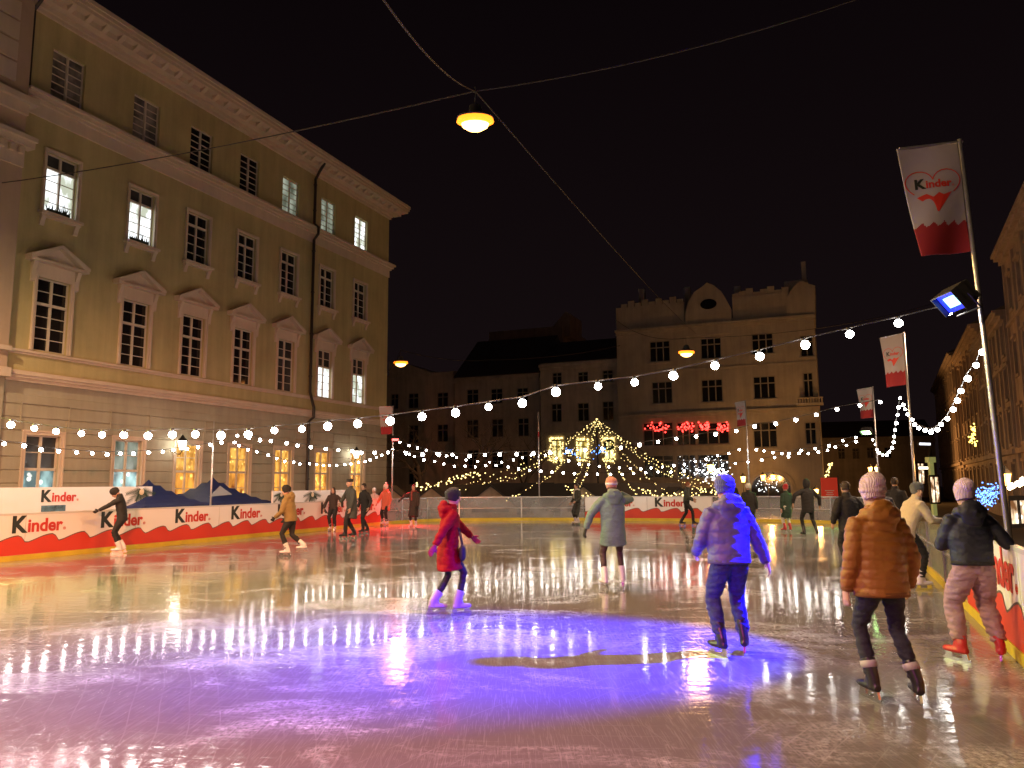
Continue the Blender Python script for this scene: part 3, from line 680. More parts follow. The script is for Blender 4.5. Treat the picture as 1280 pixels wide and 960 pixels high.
for a, b, y in ((5.13, 5.24, -0.20), (5.241, 5.33, -0.28), (5.331, 5.45, -0.34), (5.451, 5.50, -0.16)): bnd.box(X0, X1 + (-y if y else 0), y, 0.0, a + BZ, b + BZ)
bnd.build('band_cornice', trim, yb)
bnd = MB()
for a, b, y in ((6.05, 6.12, -0.08), (6.121, 6.20, -0.14)): bnd.box(X0, X1 + 0.1, y, 0.01, a + BZ, b + BZ)
bnd.build('sill_band', trim, yb)
bnd = MB()
for a, b, y in ((14.30, 14.75, -0.05), (14.751, 14.86, -0.14), (14.861, 15.0, -0.24), (15.001, 15.10, -0.34)): bnd.box(X0, X1 - y, y, 0.01, a + BZ, b + BZ)
bnd.build('string_course', trim, yb)
cn = MB()
for a, b, y in ((18.0, 18.14, -0.10), (18.141, 18.30, -0.18), (18.52, 18.66, -0.86), (18.661, 18.80, -0.93), (18.801, 18.95, -1.0)): cn.box(X0, X1 + min(0.9, -y), y, 0.02, a + BZ, b + BZ)
cn.box(X0, X1 + 0.6, -0.5, 0.0, 18.31 + BZ, 18.519 + BZ)
cn.build('cornice', trim, yb)
i = 0; s = X0 + 0.4
for k in range(34):
    s = X0 + 0.35 + k * (X1 - X0 - 0.5) / 33
    md = MB().prism([(-0.80, 18.519 + BZ), (-0.501, 18.519 + BZ), (-0.501, 18.32 + BZ), (-0.70, 18.42 + BZ)], s - 0.09, s + 0.09, axis='x'); md.build('cornice_bracket', trim, yb)
roof_m = mat('dark tin roof', (0.07, 0.06, 0.055), 0.5, bump=0.3, scale=5)
MB().prism([(-0.9, 18.952 + BZ), (0.3, 19.15 + BZ), (7, 22.2 + BZ), (14.5, 18.952 + BZ)], X0, X1 + 0.7, axis='x').build('roof', roof_m, yb)
for k, row, a, b, z0, z1 in wins:
    if row == 1: window(yb, a, b, z0, z1, lit_w if False else (glass_d if k < 4 else (glass_g if k == 4 else lit_w)), (4, 2), 0.645, 0.09, pediment=True, sill=False, upper=(glass_g if k >= 5 else None))
    elif row == 2: window(yb, a, b, z0, z1, lit_w if k < 2 else glass_d, (4, 1), 0.76, 0.08, brackets=True, upper=(glass_g if k < 2 else None))
    elif row == 3: window(yb, a, b, z0, z1, {4: lit_dim, 5: lit_dim, 6: lit_w, 1: glass_c, 0: glass_c}.get(k, glass_d), (6,), None, 0.0, sill=False)
    else: window(yb, a, b, z0, z1, {0: lit_t, 1: lit_t}.get(k, lit_o), (2, 2), 0.55, 0.13, upper={0: glass_g, 1: lit_dim}.get(k, lit_ob), pr=0.045, bar=0.03)
# casements hanging open on the second and fourth top windows
dp = MB(); xs = -7.62
dp.tube([(xs - 0.05, -0.75, 18.5 + BZ), (xs, -0.4, 18.1 + BZ), (xs, -0.16, 17.7 + BZ), (xs, -0.16, 15.3 + BZ), (xs, -0.42, 15.05 + BZ), (xs, -0.42, 14.7 + BZ), (xs, -0.16, 14.4 + BZ), (xs, -0.16, 6.4 + BZ), (xs, -0.42, 5.6 + BZ), (xs, -0.42, 5.1 + BZ), (xs, -0.14, 4.9 + BZ), (xs, -0.14, 0.2)], 0.075, 8)
for z in (2, 4, 7.2, 9.4, 11.6, 13.8, 16, 17.4): dp.tube([(xs, -0.16, z + BZ - 0.03), (xs, -0.16, z + BZ + 0.03)], 0.10, 8)
dp.build('drainpipe', mat('dark brown drainpipe', (0.03, 0.022, 0.018), 0.4), yb)
# panel outlines over the ground-floor windows
for c in cen:
    pn = MB()
    for a, b, z0, z1 in ((c - 0.85, c + 0.85, 4.45, 4.49), (c - 0.89, c - 0.85, 3.75, 4.49), (c + 0.85, c + 0.89, 3.75, 4.49)): pn.box(a, b, -0.075, -0.02, z0 + BZ, z1 + BZ)
    pn.build('panel_moulding', beige, yb)
# plants on the sills of the two bright windows
for c, seed in ((cen[0], 3), (cen[1], 5)):
    m = MB(); rnd = random.Random(seed)
    for j in range(26):
        x = c + rnd.uniform(-0.42, 0.42); hh = rnd.uniform(0.12, 0.42) * (1.3 if abs(x - c - 0.2) < 0.12 else 0.7)
        m.add([(x - 0.035, 0.05, 11.17 + BZ), (x + 0.035, 0.05, 11.17 + BZ), (x + rnd.uniform(-0.16, 0.16), 0.04, 11.17 + BZ + hh)], [(0, 1, 2)])
    m.box(c - 0.42, c + 0.42, 0.0, 0.09, 11.155 + BZ, 11.25 + BZ)
    q = m.build('window_box', mat('dark sill plants', (0.02, 0.03, 0.015), 0.7), None)
    q.matrix_world = Matrix.Translation(yb.location) @ Matrix.Rotation(rzL, 4, 'Z')
    tag(q, 'dark pot plants on the sill of the %s second-floor window' % ('nearest bright' if seed == 3 else 'second bright'), 'plants')

# wall lanterns
lant_glow = mat('white lantern glow', (0.9, 0.9, 0.9), 0.3, emit=(1.0, 0.92, 0.75), estr=16, sample=False)
iron = mat('black iron', (0.015, 0.015, 0.015), 0.45, 0.3)
def lantern_head(par, c, s=1.0, glow=None, y=0):
    c = Vector(c); g = glow or lant_glow
    MB().loft([(c + Vector((0, 0, -0.22 * s)), 0.09 * s, 0.09 * s), (c + Vector((0, 0, 0.10 * s)), 0.15 * s, 0.15 * s)], (1, 0, 0), 6).build('glass', g, par)
    k = MB(); k.loft([(c + Vector((0, 0, 0.10 * s)), 0.19 * s, 0.19 * s), (c + Vector((0, 0, 0.24 * s)), 0.07 * s, 0.07 * s), (c + Vector((0, 0, 0.32 * s)), 0.02 * s, 0.02 * s)], (1, 0, 0), 6)
    k.loft([(c + Vector((0, 0, -0.27 * s)), 0.04 * s, 0.04 * s), (c + Vector((0, 0, -0.22 * s)), 0.10 * s, 0.10 * s)], (1, 0, 0), 6)
    for i in range(6):
        a = math.pi / 3 * i; k.tube([c + Vector((0.092 * s * math.cos(a), 0.092 * s * math.sin(a), -0.22 * s)), c + Vector((0.152 * s * math.cos(a), 0.152 * s * math.sin(a), 0.10 * s))], 0.008 * s, 4)
    k.build('frame', iron, par)
def point(p, col, power, r=0.08):
    ld = bpy.data.lights.new('lantern_light', 'POINT'); ld.energy = power; ld.color = col; ld.shadow_soft_size = r
    lo = bpy.data.objects.new('lantern_light', ld); COL.objects.link(lo); lo.location = p
for (px, py), lb in (((215, 555), 'lit wall lantern on the ground floor between the second and third windows'), ((435, 567), 'lit wall lantern near the far corner of the yellow building')):
    p = onplane(px, py, FP, fd); n_out = Vector((fd.y, -fd.x, 0)); q = p + n_out * 0.55
    t = thing('wall_lantern', lb, 'lantern', q, rzL, 'wall lanterns')
    lantern_head(t, (0, 0, 0), 1.1)
    MB().tube([(0, 0, -0.28), (0, 0.1, -0.42), (0, 0.30, -0.40), (0, 0.50, -0.25)], 0.018, 5).build('bracket', iron, t)
    point(q + n_out * 0.0 + Vector((0, 0, -0.05)), (1, 0.88, 0.66), 150, 0.14)

# neighbouring pale building at the left edge, standing a little forward
nb = thing('pale_corner_building', 'pale pinkish building at the left edge, standing proud of the yellow one', 'building', (FP.x, FP.y, PLAZA), rzL)
pink = facade_mat('pale pink stucco', (0.50, 0.38, 0.28), 0.12)
m = MB(); xa, xb = -40.0, X0 - 0.002
m.prism([(-0.22, 5.5 + BZ), (14, 5.5 + BZ), (14, 18.6 + BZ), (-0.22, 18.6 + BZ)], xa, xb, axis='x'); m.build('wall', pink, nb)
m = MB(); m.prism([(-0.16, 0), (14, 0), (14, 5.49 + BZ), (-0.16, 5.49 + BZ)], xa, xb, axis='x')
for j in range(10): m.prism([(-0.16, 0.15 + j * 0.55), (-0.20, 0.18 + j * 0.55), (-0.20, 0.64 + j * 0.55), (-0.16, 0.67 + j * 0.55)], xa, xb - 0.4, axis='x')
m.build('ground_floor_wall', beige, nb)
m = MB()
for a, b, y in ((14.0, 14.4, -0.34), (14.401, 14.6, -0.5), (12.9, 13.1, -0.42), (13.101, 13.25, -0.55), (12.2, 12.899, -0.28), (5.2, 5.5, -0.45), (6.05, 6.2, -0.4)):
    m.box(xa, xb + (0.25 if a > 12 and y < -0.4 else 0.0), y, -0.05, a + BZ, b + BZ)
for j in range(12): m.box(xb - 0.25 - j * 0.32, xb - 0.10 - j * 0.32, -0.40, -0.28, 12.62 + BZ, 12.85 + BZ)
for j in range(5): m.box(xa, xb - 0.5, -0.30, -0.2, 15.0 + BZ + j * 0.72, 15.62 + BZ + j * 0.72)
m.build('mouldings', trim, nb)
m = MB()
for a, b, y in ((18.55, 18.8, -0.9), (18.801, 19.0, -1.1)): m.box(xa, xb, y, 0, a + BZ, b + BZ)
m.build('cornice', trim, nb)
m = MB(); m.tube([(xb + 0.08, -0.7, 18.45 + BZ), (xb + 0.06, -0.12, 17.9 + BZ), (xb + 0.06, -0.12, 15.15 + BZ)], 0.06, 7); m.build('drainpipe', mat('dark brown drainpipe', (0.03, 0.022, 0.018), 0.4), nb)

# ------------------------------------------------------------------ buildings at the back of the square
dkw = mat('unlit window glass', (0.010, 0.010, 0.011), 0.12)
def back_building(name, label, P, dv, x0, x1, ytop, wallm, wins, bands=(), dep=12, roof=None, frm=None, extra=None, sub=True, surround=0.0):
    """front plane through P along dv; x0, x1, ytop and the windows are given where the photo shows them"""
    dv = Vector((dv[0], dv[1], 0)).normalized(); a = onplane(x0, 600, P, dv); b = onplane(x1, 600, P, dv); top = onplane((x0 + x1) / 2, ytop, P, dv).z
    rz = math.atan2(dv.y, dv.x); root = thing(name, label, 'building', (a.x, a.y, PLAZA), rz)
    Ls = (b - a).dot(dv); Mi = (Matrix.Translation(root.location) @ Matrix.Rotation(rz, 4, 'Z')).inverted()
    L_ = lambda px, py: Mi @ onplane(px, py, P, dv)
    H_ = top - PLAZA; rects = []
    for w in wins:
        p = L_(w[0], w[3]); q = L_(w[2], w[1]); cx = (p.x + q.x) / 2; hw_ = abs(q.x - p.x) / 2
        rects.append((cx - hw_, cx + hw_, p.z, q.z, w[4] if len(w) > 4 else None))
    m = MB(); wall_grid(m, 0, Ls, 0, H_, [r[:4] for r in rects]); shell(m, 0, Ls, 0, H_, dep); m.build('wall', wallm, root)
    for r in rects:
        s0, s1, z0, z1, pm = r; f = MB(); w = 0.09; y0, y1 = 0.1, 0.16
        f.box(s0, s0 + w, y0, y1, z0, z1); f.box(s1 - w, s1, y0, y1, z0, z1); f.box(s0 + w, s1 - w, y0, y1, z0, z0 + w); f.box(s0 + w, s1 - w, y0, y1, z1 - w, z1)
        nv = 3 if (s1 - s0) > 1.5 else 2
        for i in range(1, nv): c = s0 + (s1 - s0) * i / nv; f.box(c - 0.05, c + 0.05, y0 - 0.01, y1 - 0.002, z0 + w, z1 - w)
        zt = z0 + (z1 - z0) * 0.68
        for i in range(nv): f.box(s0 + (s1 - s0) * i / nv + 0.055, s0 + (s1 - s0) * (i + 1) / nv - 0.055, y0 + 0.01, y1 - 0.004, zt - 0.05, zt + 0.05)
        o = f.build('window', frm or frame_far, root)
        MB().box(s0, s1, y1 - 0.01, y1 + 0.02, z0, z1).build('pane', pm or dkw, o)
        MB().box(s0 - 0.12, s1 + 0.12, -0.12, 0.02, z0 - 0.16, z0 - 0.02).build('sill', wallm, o)
    if bands:
        m = MB()
        for (yy, th, pr) in bands:
            z = L_((x0 + x1) / 2, yy).z; m.box(-0.05, Ls + 0.05, -pr, 0.0, z - th, z); m.box(-0.02, Ls + 0.02, -pr * 0.5, 0.0, z - th * 2, z - th - 0.002)
        m.build('band_course', wallm, root)
    if roof:
        m = MB(); m.prism([(-0.35, H_ + 0.002), (dep * 0.5, H_ + roof), (dep + 0.2, H_ + 0.002)], -0.02, Ls + 0.02, axis='x'); m.build('roof', roof_m, root)
    if extra: extra(root, L_, Ls, H_)
    return root
frame_far = mat('faded window paint', (0.30, 0.27, 0.23), 0.6)
wallA = facade_mat('grey-beige plaster', (0.44, 0.39, 0.33), 0.25)
wallB = facade_mat('brown-beige plaster', (0.55, 0.48, 0.41), 0.3)
wallC = facade_mat('dull brown plaster', (0.50, 0.43, 0.37), 0.3)
BP = at(900, 400, 70.0); bdv = (1, -0.41)
red_led = mat('red heart lights', (0.5, 0.02, 0.02), 0.4, emit=(1.0, 0.04, 0.03), estr=5, sample=False)
white_led = mat('cold white led dots', (0.9, 0.9, 0.9), 0.4, emit=(0.9, 0.95, 1.0), estr=2.5, sample=False)
warm_led = mat('warm fairy lights', (0.9, 0.8, 0.4), 0.4, emit=(1.0, 0.74, 0.26), estr=2.6, sample=False)
blue_led = mat('blue led decoration', (0.1, 0.2, 0.6), 0.4, emit=(0.10, 0.28, 1.0), estr=4, sample=False)
def gabled(root, L_, Ls, H_):
    # parapet, shaped central gable with its oval, and the right-hand turret gable
    m = MB(); z = L_(900, 372).z
    a, b = L_(776, 380).x, L_(855, 380).x; m.box(0, b, 0.05, 0.5, H_ + 0.002, L_(815, 381).z)
    for k in range(9): u = a + (b - a) * (k + 0.5) / 9; m.box(u - 0.35, u + 0.25, 0.1, 0.4, L_(815, 381).z + 0.002, L_(815, 381).z + 0.35 + 0.25 * (k % 2))
    m.build('parapet', wallA, root); m = MB()
    c, d = L_(915, 372).x, L_(986, 364).x; m.box(c, d, 0.05, 0.5, H_ + 0.002, L_(950, 368).z)
    for k in range(8): u = c + (d - c) * (k + 0.5) / 8; m.box(u - 0.3, u + 0.3, 0.1, 0.4, L_(950, 368).z + 0.002, L_(950, 368).z + 0.3 + 0.2 * (k % 3))
    m.build('parapet', wallA, root)
    pts = [(857, 404), (857, 392), (861, 378), (868, 366), (878, 359), (884, 354), (892, 357), (902, 365), (908, 375), (914, 386), (915, 404)]
    poly = [(L_(x, y).x, L_(x, y).z) for x, y in pts]; poly[0] = (poly[0][0], H_ - 1.4); poly[-1] = (poly[-1][0], H_ - 1.4)
    m = MB(); m.prism(poly, -0.25, 0.55)
    gb = m.build('gable', wallA, root)
    o = L_(886, 381); MB().loft([((o.x, -0.30, o.z), 0.75, 0.48), ((o.x, -0.252, o.z), 0.75, 0.48)], (1, 0, 0), 20).build('oval_window', dkw, gb)
    tri = [(L_(x, y).x, L_(x, y).z) for x, y in ((984, 400), (984, 374), (990, 362), (998, 354), (1004, 352), (1012, 356), (1019, 358), (1019, 400))]
    m = MB(); m.prism(tri, -0.3, 4); m.build('turret_gable', wallA, root)
    p, q = L_(979, 352), L_(1009, 344)
    m = MB(); m.box(p.x, q.x, 1.5, 5, H_, q.z); m.box(q.x - 0.5, q.x - 0.1, 1.5, 2, q.z + 0.002, q.z + 1.7); m.build('rooftop_block', wallB, root)
    for x, y in ((793, 352), (852, 350), (917, 348)):
        p = L_(x, y); m = MB(); m.box(p.x - 0.3, p.x + 0.3, 3, 3.6, H_, p.z); m.build('chimney', wallC, root)
    # balcony on the right bay
    p, q = L_(996, 508), L_(1029, 497); m = MB(); m.box(p.x, q.x, -0.9, 0, p.z, p.z + 0.2)
    for k in range(10): u = p.x + 0.1 + (q.x - p.x - 0.2) * k / 9; m.tube([(u, -0.82, p.z + 0.2), (u, -0.82, q.z - 0.1)], 0.07, 6)
    m.box(p.x, q.x, -0.9, -0.74, q.z - 0.1, q.z); m.build('balcony', wallA, root)
    # hearts of red lights at the top of the big shop windows
    rnd = random.Random(3)
    for x0, x1 in ((806, 836), (847, 868), (873, 888), (897, 911)):
        m = MB()
        for k in range(30):
            x = rnd.uniform(x0, x1); y = rnd.uniform(529, 539) - 1.5 * math.cos((x - x0) * 0.6); p = L_(x, y); m.ico((p.x, -0.05, p.z), 0.075, 1)
        m.build('red_lights', red_led, root)['kind'] = 'stuff'
    m = MB()
    for k in range(110):
        x = rnd.uniform(848, 908); y = 568 + 30 * rnd.random() ** 0.8
        if (x - 848) / 60 + rnd.random() < 0.6: continue
        p = L_(x, y); m.ico((p.x, -0.06, p.z), 0.035 + 0.03 * rnd.random() * (y > 588), 1)
    m.build('net_lights', white_led, root)['kind'] = 'stuff'
    # arched doorway
    c = L_(965, 640); r_ = abs(L_(990, 640).x - c.x); zc = L_(965, 612).z
    poly = [(c.x - r_, 0.0)] + [(c.x - r_ * math.cos(t), zc + r_ * 0.85 * math.sin(t)) for t in [math.pi * i / 16 for i in range(17)]] + [(c.x + r_, 0.0)]
    m = MB(); m.prism(poly, -0.03, 0.0); m.build('arched_doorway', dkw, root)
    ring = [(c.x - (r_ + .25) * math.cos(t), -0.12, zc + (r_ + .25) * 0.85 * math.sin(t)) for t in [math.pi * i / 16 for i in range(17)]]
    m = MB(); m.tube(ring, 0.22, 5); m.build('arch_surround', wallA, root)
    rnd2 = random.Random(9); m = MB()
    for k in range(40):
        t = rnd2.uniform(0.2, 2.9); rr = r_ * rnd2.uniform(0.3, 0.95); m.ico((c.x - rr * math.cos(t), -0.08, zc + rr * 0.85 * math.sin(t) - 0.3), 0.04, 1)
    m.build('arch_lights', white_led, root)['kind'] = 'stuff'
W2 = [(812, 425, 837, 453), (876, 421, 901, 449), (940, 415, 966, 443), (815, 476, 840, 505), (877, 473, 903, 503), (942, 469, 969, 499), (1005, 465, 1016, 497),
      (804, 527, 841, 558), (846, 527, 869, 557), (872, 527, 911, 556), (805, 565, 841, 598), (846, 565, 869, 598), (872, 565, 911, 598), (942, 527, 971, 560), (1007, 527, 1020, 556), (1001, 418, 1016, 446)]
back_building('gabled_building', 'tall beige building with shaped gable and red heart lights at the back of the square', BP, bdv, 775, 1029, 399, wallA, W2,
              bands=((403, 0.25, 0.45), (458, 0.12, 0.08), (513, 0.25, 0.3), (563, 0.2, 0.2)), extra=gabled)
lit_gold = lit_mat('golden lit window', (0.45, 0.30, 0.04), (1.0, 0.85, 0.35), 0.8, 1.3, 1.6, (0.4, 0.58), ((1.4, 1.1, 0.5), 4.0))
def goldtrim(root, L_, Ls, H_):
    rnd = random.Random(4)
    for x0, x1, y0, y1 in ((688, 703, 548, 577), (722, 735, 549, 575), (754, 768, 548, 576)):
        m = MB()
        for k in range(90):
            t = rnd.random() * 4; u = t % 1
            x, y = [(x0 + u * (x1 - x0), y0), (x1, y0 + u * (y1 - y0)), (x1 - u * (x1 - x0), y1), (x0, y1 - u * (y1 - y0))][int(t)]
            p = L_(x + rnd.uniform(-1.2, 1.2), y + rnd.uniform(-1.2, 1.2)); m.ico((p.x, -0.1, p.z), 0.05, 1)
        m.build('garland_lights', warm_led, root)['kind'] = 'stuff'
    p = L_(762, 556); m = MB()
    ring = [(p.x + 0.42 * math.cos(t), -0.15, p.z + 0.42 * math.sin(t)) for t in [2 * math.pi * i / 14 for i in range(15)]]; m.tube(ring, 0.14, 6); m.build('wreath', fir, root)
P_mid = onplane(775, 449, BP, Vector((1, -0.41, 0)).normalized()) + Vector((0.2, 1.2, 0))
back_building('garlanded_building', 'brown building with three golden garlanded windows behind the cone of lights', P_mid, bdv, 677, 776, 451, wallB,
              [(690, 465, 702, 481), (722, 464, 735, 480), (753, 462, 766, 478), (689, 504, 702, 528), (722, 503, 736, 527), (753, 501, 767, 526), (689, 550, 702, 576, lit_gold), (723, 551, 734, 574, lit_gold), (755, 550, 767, 575, lit_gold)],
              bands=((453, 0.3, 0.4), (488, 0.15, 0.15), (538, 0.2, 0.2)), roof=3.2, extra=goldtrim)
P_l = P_mid + Vector((0, 1.0, 0))
back_building('plain_building', 'dark plain building with tin roof behind the bare trees', P_l, bdv, 568, 676, 469, wallC,
              [(583, 486, 598, 506), (613, 485, 628, 505), (646, 484, 660, 504), (583, 524, 598, 548), (614, 523, 629, 547), (647, 522, 661, 546), (584, 562, 598, 586), (614, 562, 629, 586), (646, 562, 660, 586)],
              bands=((471, 0.25, 0.35), (514, 0.15, 0.15)), roof=5.0)
def pedim(root, L_, Ls, H_):
    pts = [(487, 470), (487, 452), (500, 452), (535, 464), (552, 470)]
    m = MB(); m.prism([(L_(x, y).x, L_(x, y).z) for x, y in pts], -0.1, 6); m.build('gable', wallB, root)
back_building('sloped_gable_building', 'brown building with sloping gable just right of the yellow building corner', P_l + Vector((0, 0.8, 0)), bdv, 470, 567, 467, wallB,
              [(488, 492, 498, 512), (510, 491, 523, 511), (546, 490, 560, 509), (510, 531, 523, 554), (546, 530, 560, 553), (510, 584, 524, 606)],
              bands=((468, 0.25, 0.3), (520, 0.2, 0.2)), extra=pedim)
back_building('street_end_building', 'dark building closing the street behind the green floodlight pole', (50, 125, 0), (1, -0.3), 1024, 1172, 546, wallC,
              [(1048, 560, 1056, 574), (1066, 560, 1074, 574), (1084, 559, 1092, 573), (1106, 559, 1114, 573)], bands=((550, 0.4, 0.5),), roof=3.0)
def peak(root, L_, Ls, H_):
    pts = [(688, 420), (688, 410), (706, 389), (712, 392), (712, 420)]
    m = MB(); m.prism([(L_(x, y).x, L_(x, y).z) for x, y in pts], 0.3, 6); m.build('gable', wallC, root)
far_lit = mat('small far lit window', (0.5, 0.45, 0.35), 0.4, emit=(1.0, 0.86, 0.62), estr=0.6, sample=False)
back_building('distant_block', 'dark distant block with small lit windows above the tin roofs', (10, 112, 0), bdv, 612, 706, 411, wallC,
              [(632, 424, 641, 431, far_lit), (658, 424, 663, 433), (675, 421, 679, 431, far_lit)], extra=peak)

# ------------------------------------------------------------------ street of houses receding on the right
rdv = Vector((-0.488, -1, 0)).normalized()
RP = at(1263, 302, 44.0)
wallR = facade_mat('brown street plaster', (0.46, 0.35, 0.28), 0.35); wallR2 = facade_mat('grey street plaster', (0.38, 0.31, 0.27), 0.35)
def street_house(label, Y0, Y1, H_, wm, nwin, seed, proud=0.0, deco=None, rows=4):
    def pt(Y): k = (Y - RP.y) / rdv.y; return Vector((RP.x + rdv.x * k, Y, 0))
    a = pt(Y1); L_ = (pt(Y0) - a).length; rz = math.atan2(rdv.y, rdv.x)
    nrm = Vector((rdv.y, -rdv.x, 0)); a = a + nrm * proud
    root = thing('street_house', label, 'building', (a.x, a.y, PLAZA), rz)
    rnd = random.Random(seed); hs = []; st = (H_ - 4.6) / (rows - 1)
    for r_ in range(rows):
        for i in range(nwin):
            c = L_ * (i + 0.5) / nwin; w = 0.6 if r_ else 0.9; z = 1.0 if r_ == 0 else 4.9 + (r_ - 1) * st
            hs.append((c - w, c + w, z, z + (2.6 if r_ == 0 else 2.0)))
    m = MB(); wall_grid(m, 0, L_, 0, H_, hs, depth=0.3); shell(m, 0, L_, 0, H_, 12); m.build('wall', wm, root)
    for s0, s1, z0, z1 in hs:
        f = MB(); cx = (s0 + s1) / 2
        for q in ((s0, s0 + 0.07, z0, z1), (s1 - 0.07, s1, z0, z1), (cx - 0.04, cx + 0.04, z0, z1), (s0 + 0.07, cx - 0.04, z1 - 0.7, z1 - 0.62), (cx + 0.04, s1 - 0.07, z1 - 0.7, z1 - 0.62)): f.box(q[0], q[1], 0.14, 0.2, q[2], q[3])
        o = f.build('window', frame_far, root); MB().box(s0, s1, 0.2, 0.22, z0, z1).build('pane', dkw, o)
        MB().box(s0 - 0.15, s1 + 0.15, -0.18, 0.02, z1 + 0.12, z1 + 0.3).box(s0 - 0.12, s1 + 0.12, -0.12, 0.02, z0 - 0.2, z0 - 0.03).box(s0 - 0.16, s0 - 0.02, -0.06, 0.01, z0 - 0.03, z1 + 0.12).box(s1 + 0.02, s1 + 0.16, -0.06, 0.01, z0 - 0.03, z1 + 0.12).build('surround', wm, o)
    m = MB()
    for k in range(nwin + 1): c = L_ * k / nwin; m.box(max(0, c - 0.3), min(L_, c + 0.3), -0.14, 0.0, 4.6, H_ - 0.6)
    m.build('pilasters', wm, root)
    m = MB()
    for z, pr, th in ((H_ - 0.6, 0.3, 0.25), (H_ - 0.34, 0.55, 0.2), (H_ - 0.13, 0.7, 0.16), (4.2, 0.3, 0.3), (4.9 + st * 2 - 0.9, 0.2, 0.2)): m.box(0, L_, -pr, 0, z, z + th)
    m.build('cornice', wm, root)
    m = MB(); m.prism([(-0.6, H_ + 0.04), (5, H_ + 2.6), (12.2, H_ + 0.04)], 0, L_, axis='x'); m.build('roof', roof_m, root)
    return root, pt, nrm
Hh = at(1263, 302, 44.0).z - PLAZA
street_house('nearest brown house of the street on the right edge', 24, 47, Hh, wallR, 7, 1)
street_house('second brown house of the right-hand street, behind the tall right pole', 47.05, 62, Hh - 3.4, wallR2, 4, 2, 0.15)
street_house('third house of the right-hand street, with pilasters', 62.05, 82, Hh - 1.2, wallR, 6, 3, 0.0)
street_house('farthest house of the right-hand street', 82.05, 118, Hh - 0.2, wallR2, 10, 4, 0.2)
# roof ornament at the right edge
rt = at(1277, 300, 42.5)
o = MB(); o.loft([((0, 0, 0), .45, .45), ((0, 0, .5), .4, .4), ((0, 0, .6), .25, .25), ((0, 0, 1.2), .36, .3), ((0, 0, 1.7), .2, .2), ((0, 0, 2.0), .22, .22), ((0, 0, 2.3), .08, .08)], (1, 0, 0), 10)
o = o.build('roof_ornament', wallR, None, True, (rt.x + 0.5, rt.y, Hh + PLAZA - 0.1)); tag(o, 'carved stone ornament on the roof edge at the far right', 'ornament')

# ------------------------------------------------------------------ tents, stalls, cone of lights
blue_cl = mat('navy tent cloth', (0.010, 0.020, 0.10), 0.55, bump=0.25, scale=4, var=0.2)
def tent(label, px, Y, w, zpk, zev, rz=rzL, window=False):
    c = at(px, 600, Y); root = thing('canopy_tent', label, 'tent', (c.x, c.y, PLAZA), rz, 'blue canopy tents')
    ev, pk = zev - PLAZA, zpk - PLAZA; h = w / 2; n = 12; vs = []; fs = []
    for j in range(n + 1):
        for i in range(n + 1):
            x = -1 + 2 * i / n; y = -1 + 2 * j / n; r = max(abs(x), abs(y)); z = ev + (pk - ev) * ((1 - r) ** 1.2); z -= 0.07 * (1 - abs(abs(x) - abs(y))) * math.sin(math.pi * r)
            vs.append((x * h, y * h, z))
    for j in range(n):
        for i in range(n): a = j * (n + 1) + i; fs.append((a, a + 1, a + n + 2, a + n + 1))
    m = MB(); m.add(vs, fs)
    for k in range(4):
        A = Matrix.Rotation(k * math.pi / 2, 4, 'Z'); q = []
        for i in range(13): x = -h + w * i / 12; q.append((x, -h - 0.006, ev - 0.001)); q.append((x, -h - 0.012, ev - 0.22 - 0.04 * (i % 2)))
        m.add([A @ Vector(p) for p in q], [(2 * i, 2 * i + 2, 2 * i + 3, 2 * i + 1) for i in range(12)])
    o = m.build('roof_cloth', blue_cl, root, False); so = o.modifiers.new('s', 'SOLIDIFY'); so.thickness = 0.01
    for sx_ in (-1, 1):
        for sy_ in (-1, 1): MB().tube([(sx_ * (h - 0.05), sy_ * (h - 0.05), 0), (sx_ * (h - 0.05), sy_ * (h - 0.05), ev)], 0.025, 6).build('leg', iron, root)
    if window:
        MB().add([(-h * 0.75, -h * 0.62, ev + 0.24), (-h * 0.05, -h * 0.62, ev + 0.30), (-h * 0.12, -h * 0.33, ev + 0.62)], [(0, 1, 2)]).build('clear_patch', mat('pale clear plastic', (0.35, 0.37, 0.42), 0.2), root)
tent('blue canopy tent with a pale plastic patch, the right one of the pair', 266, 28.8, 3.3, 2.02, 1.08, window=True)
tent('blue canopy tent behind the left barrier, nearer the printed banner', 186, 25.4, 3.0, 1.92, 1.10)

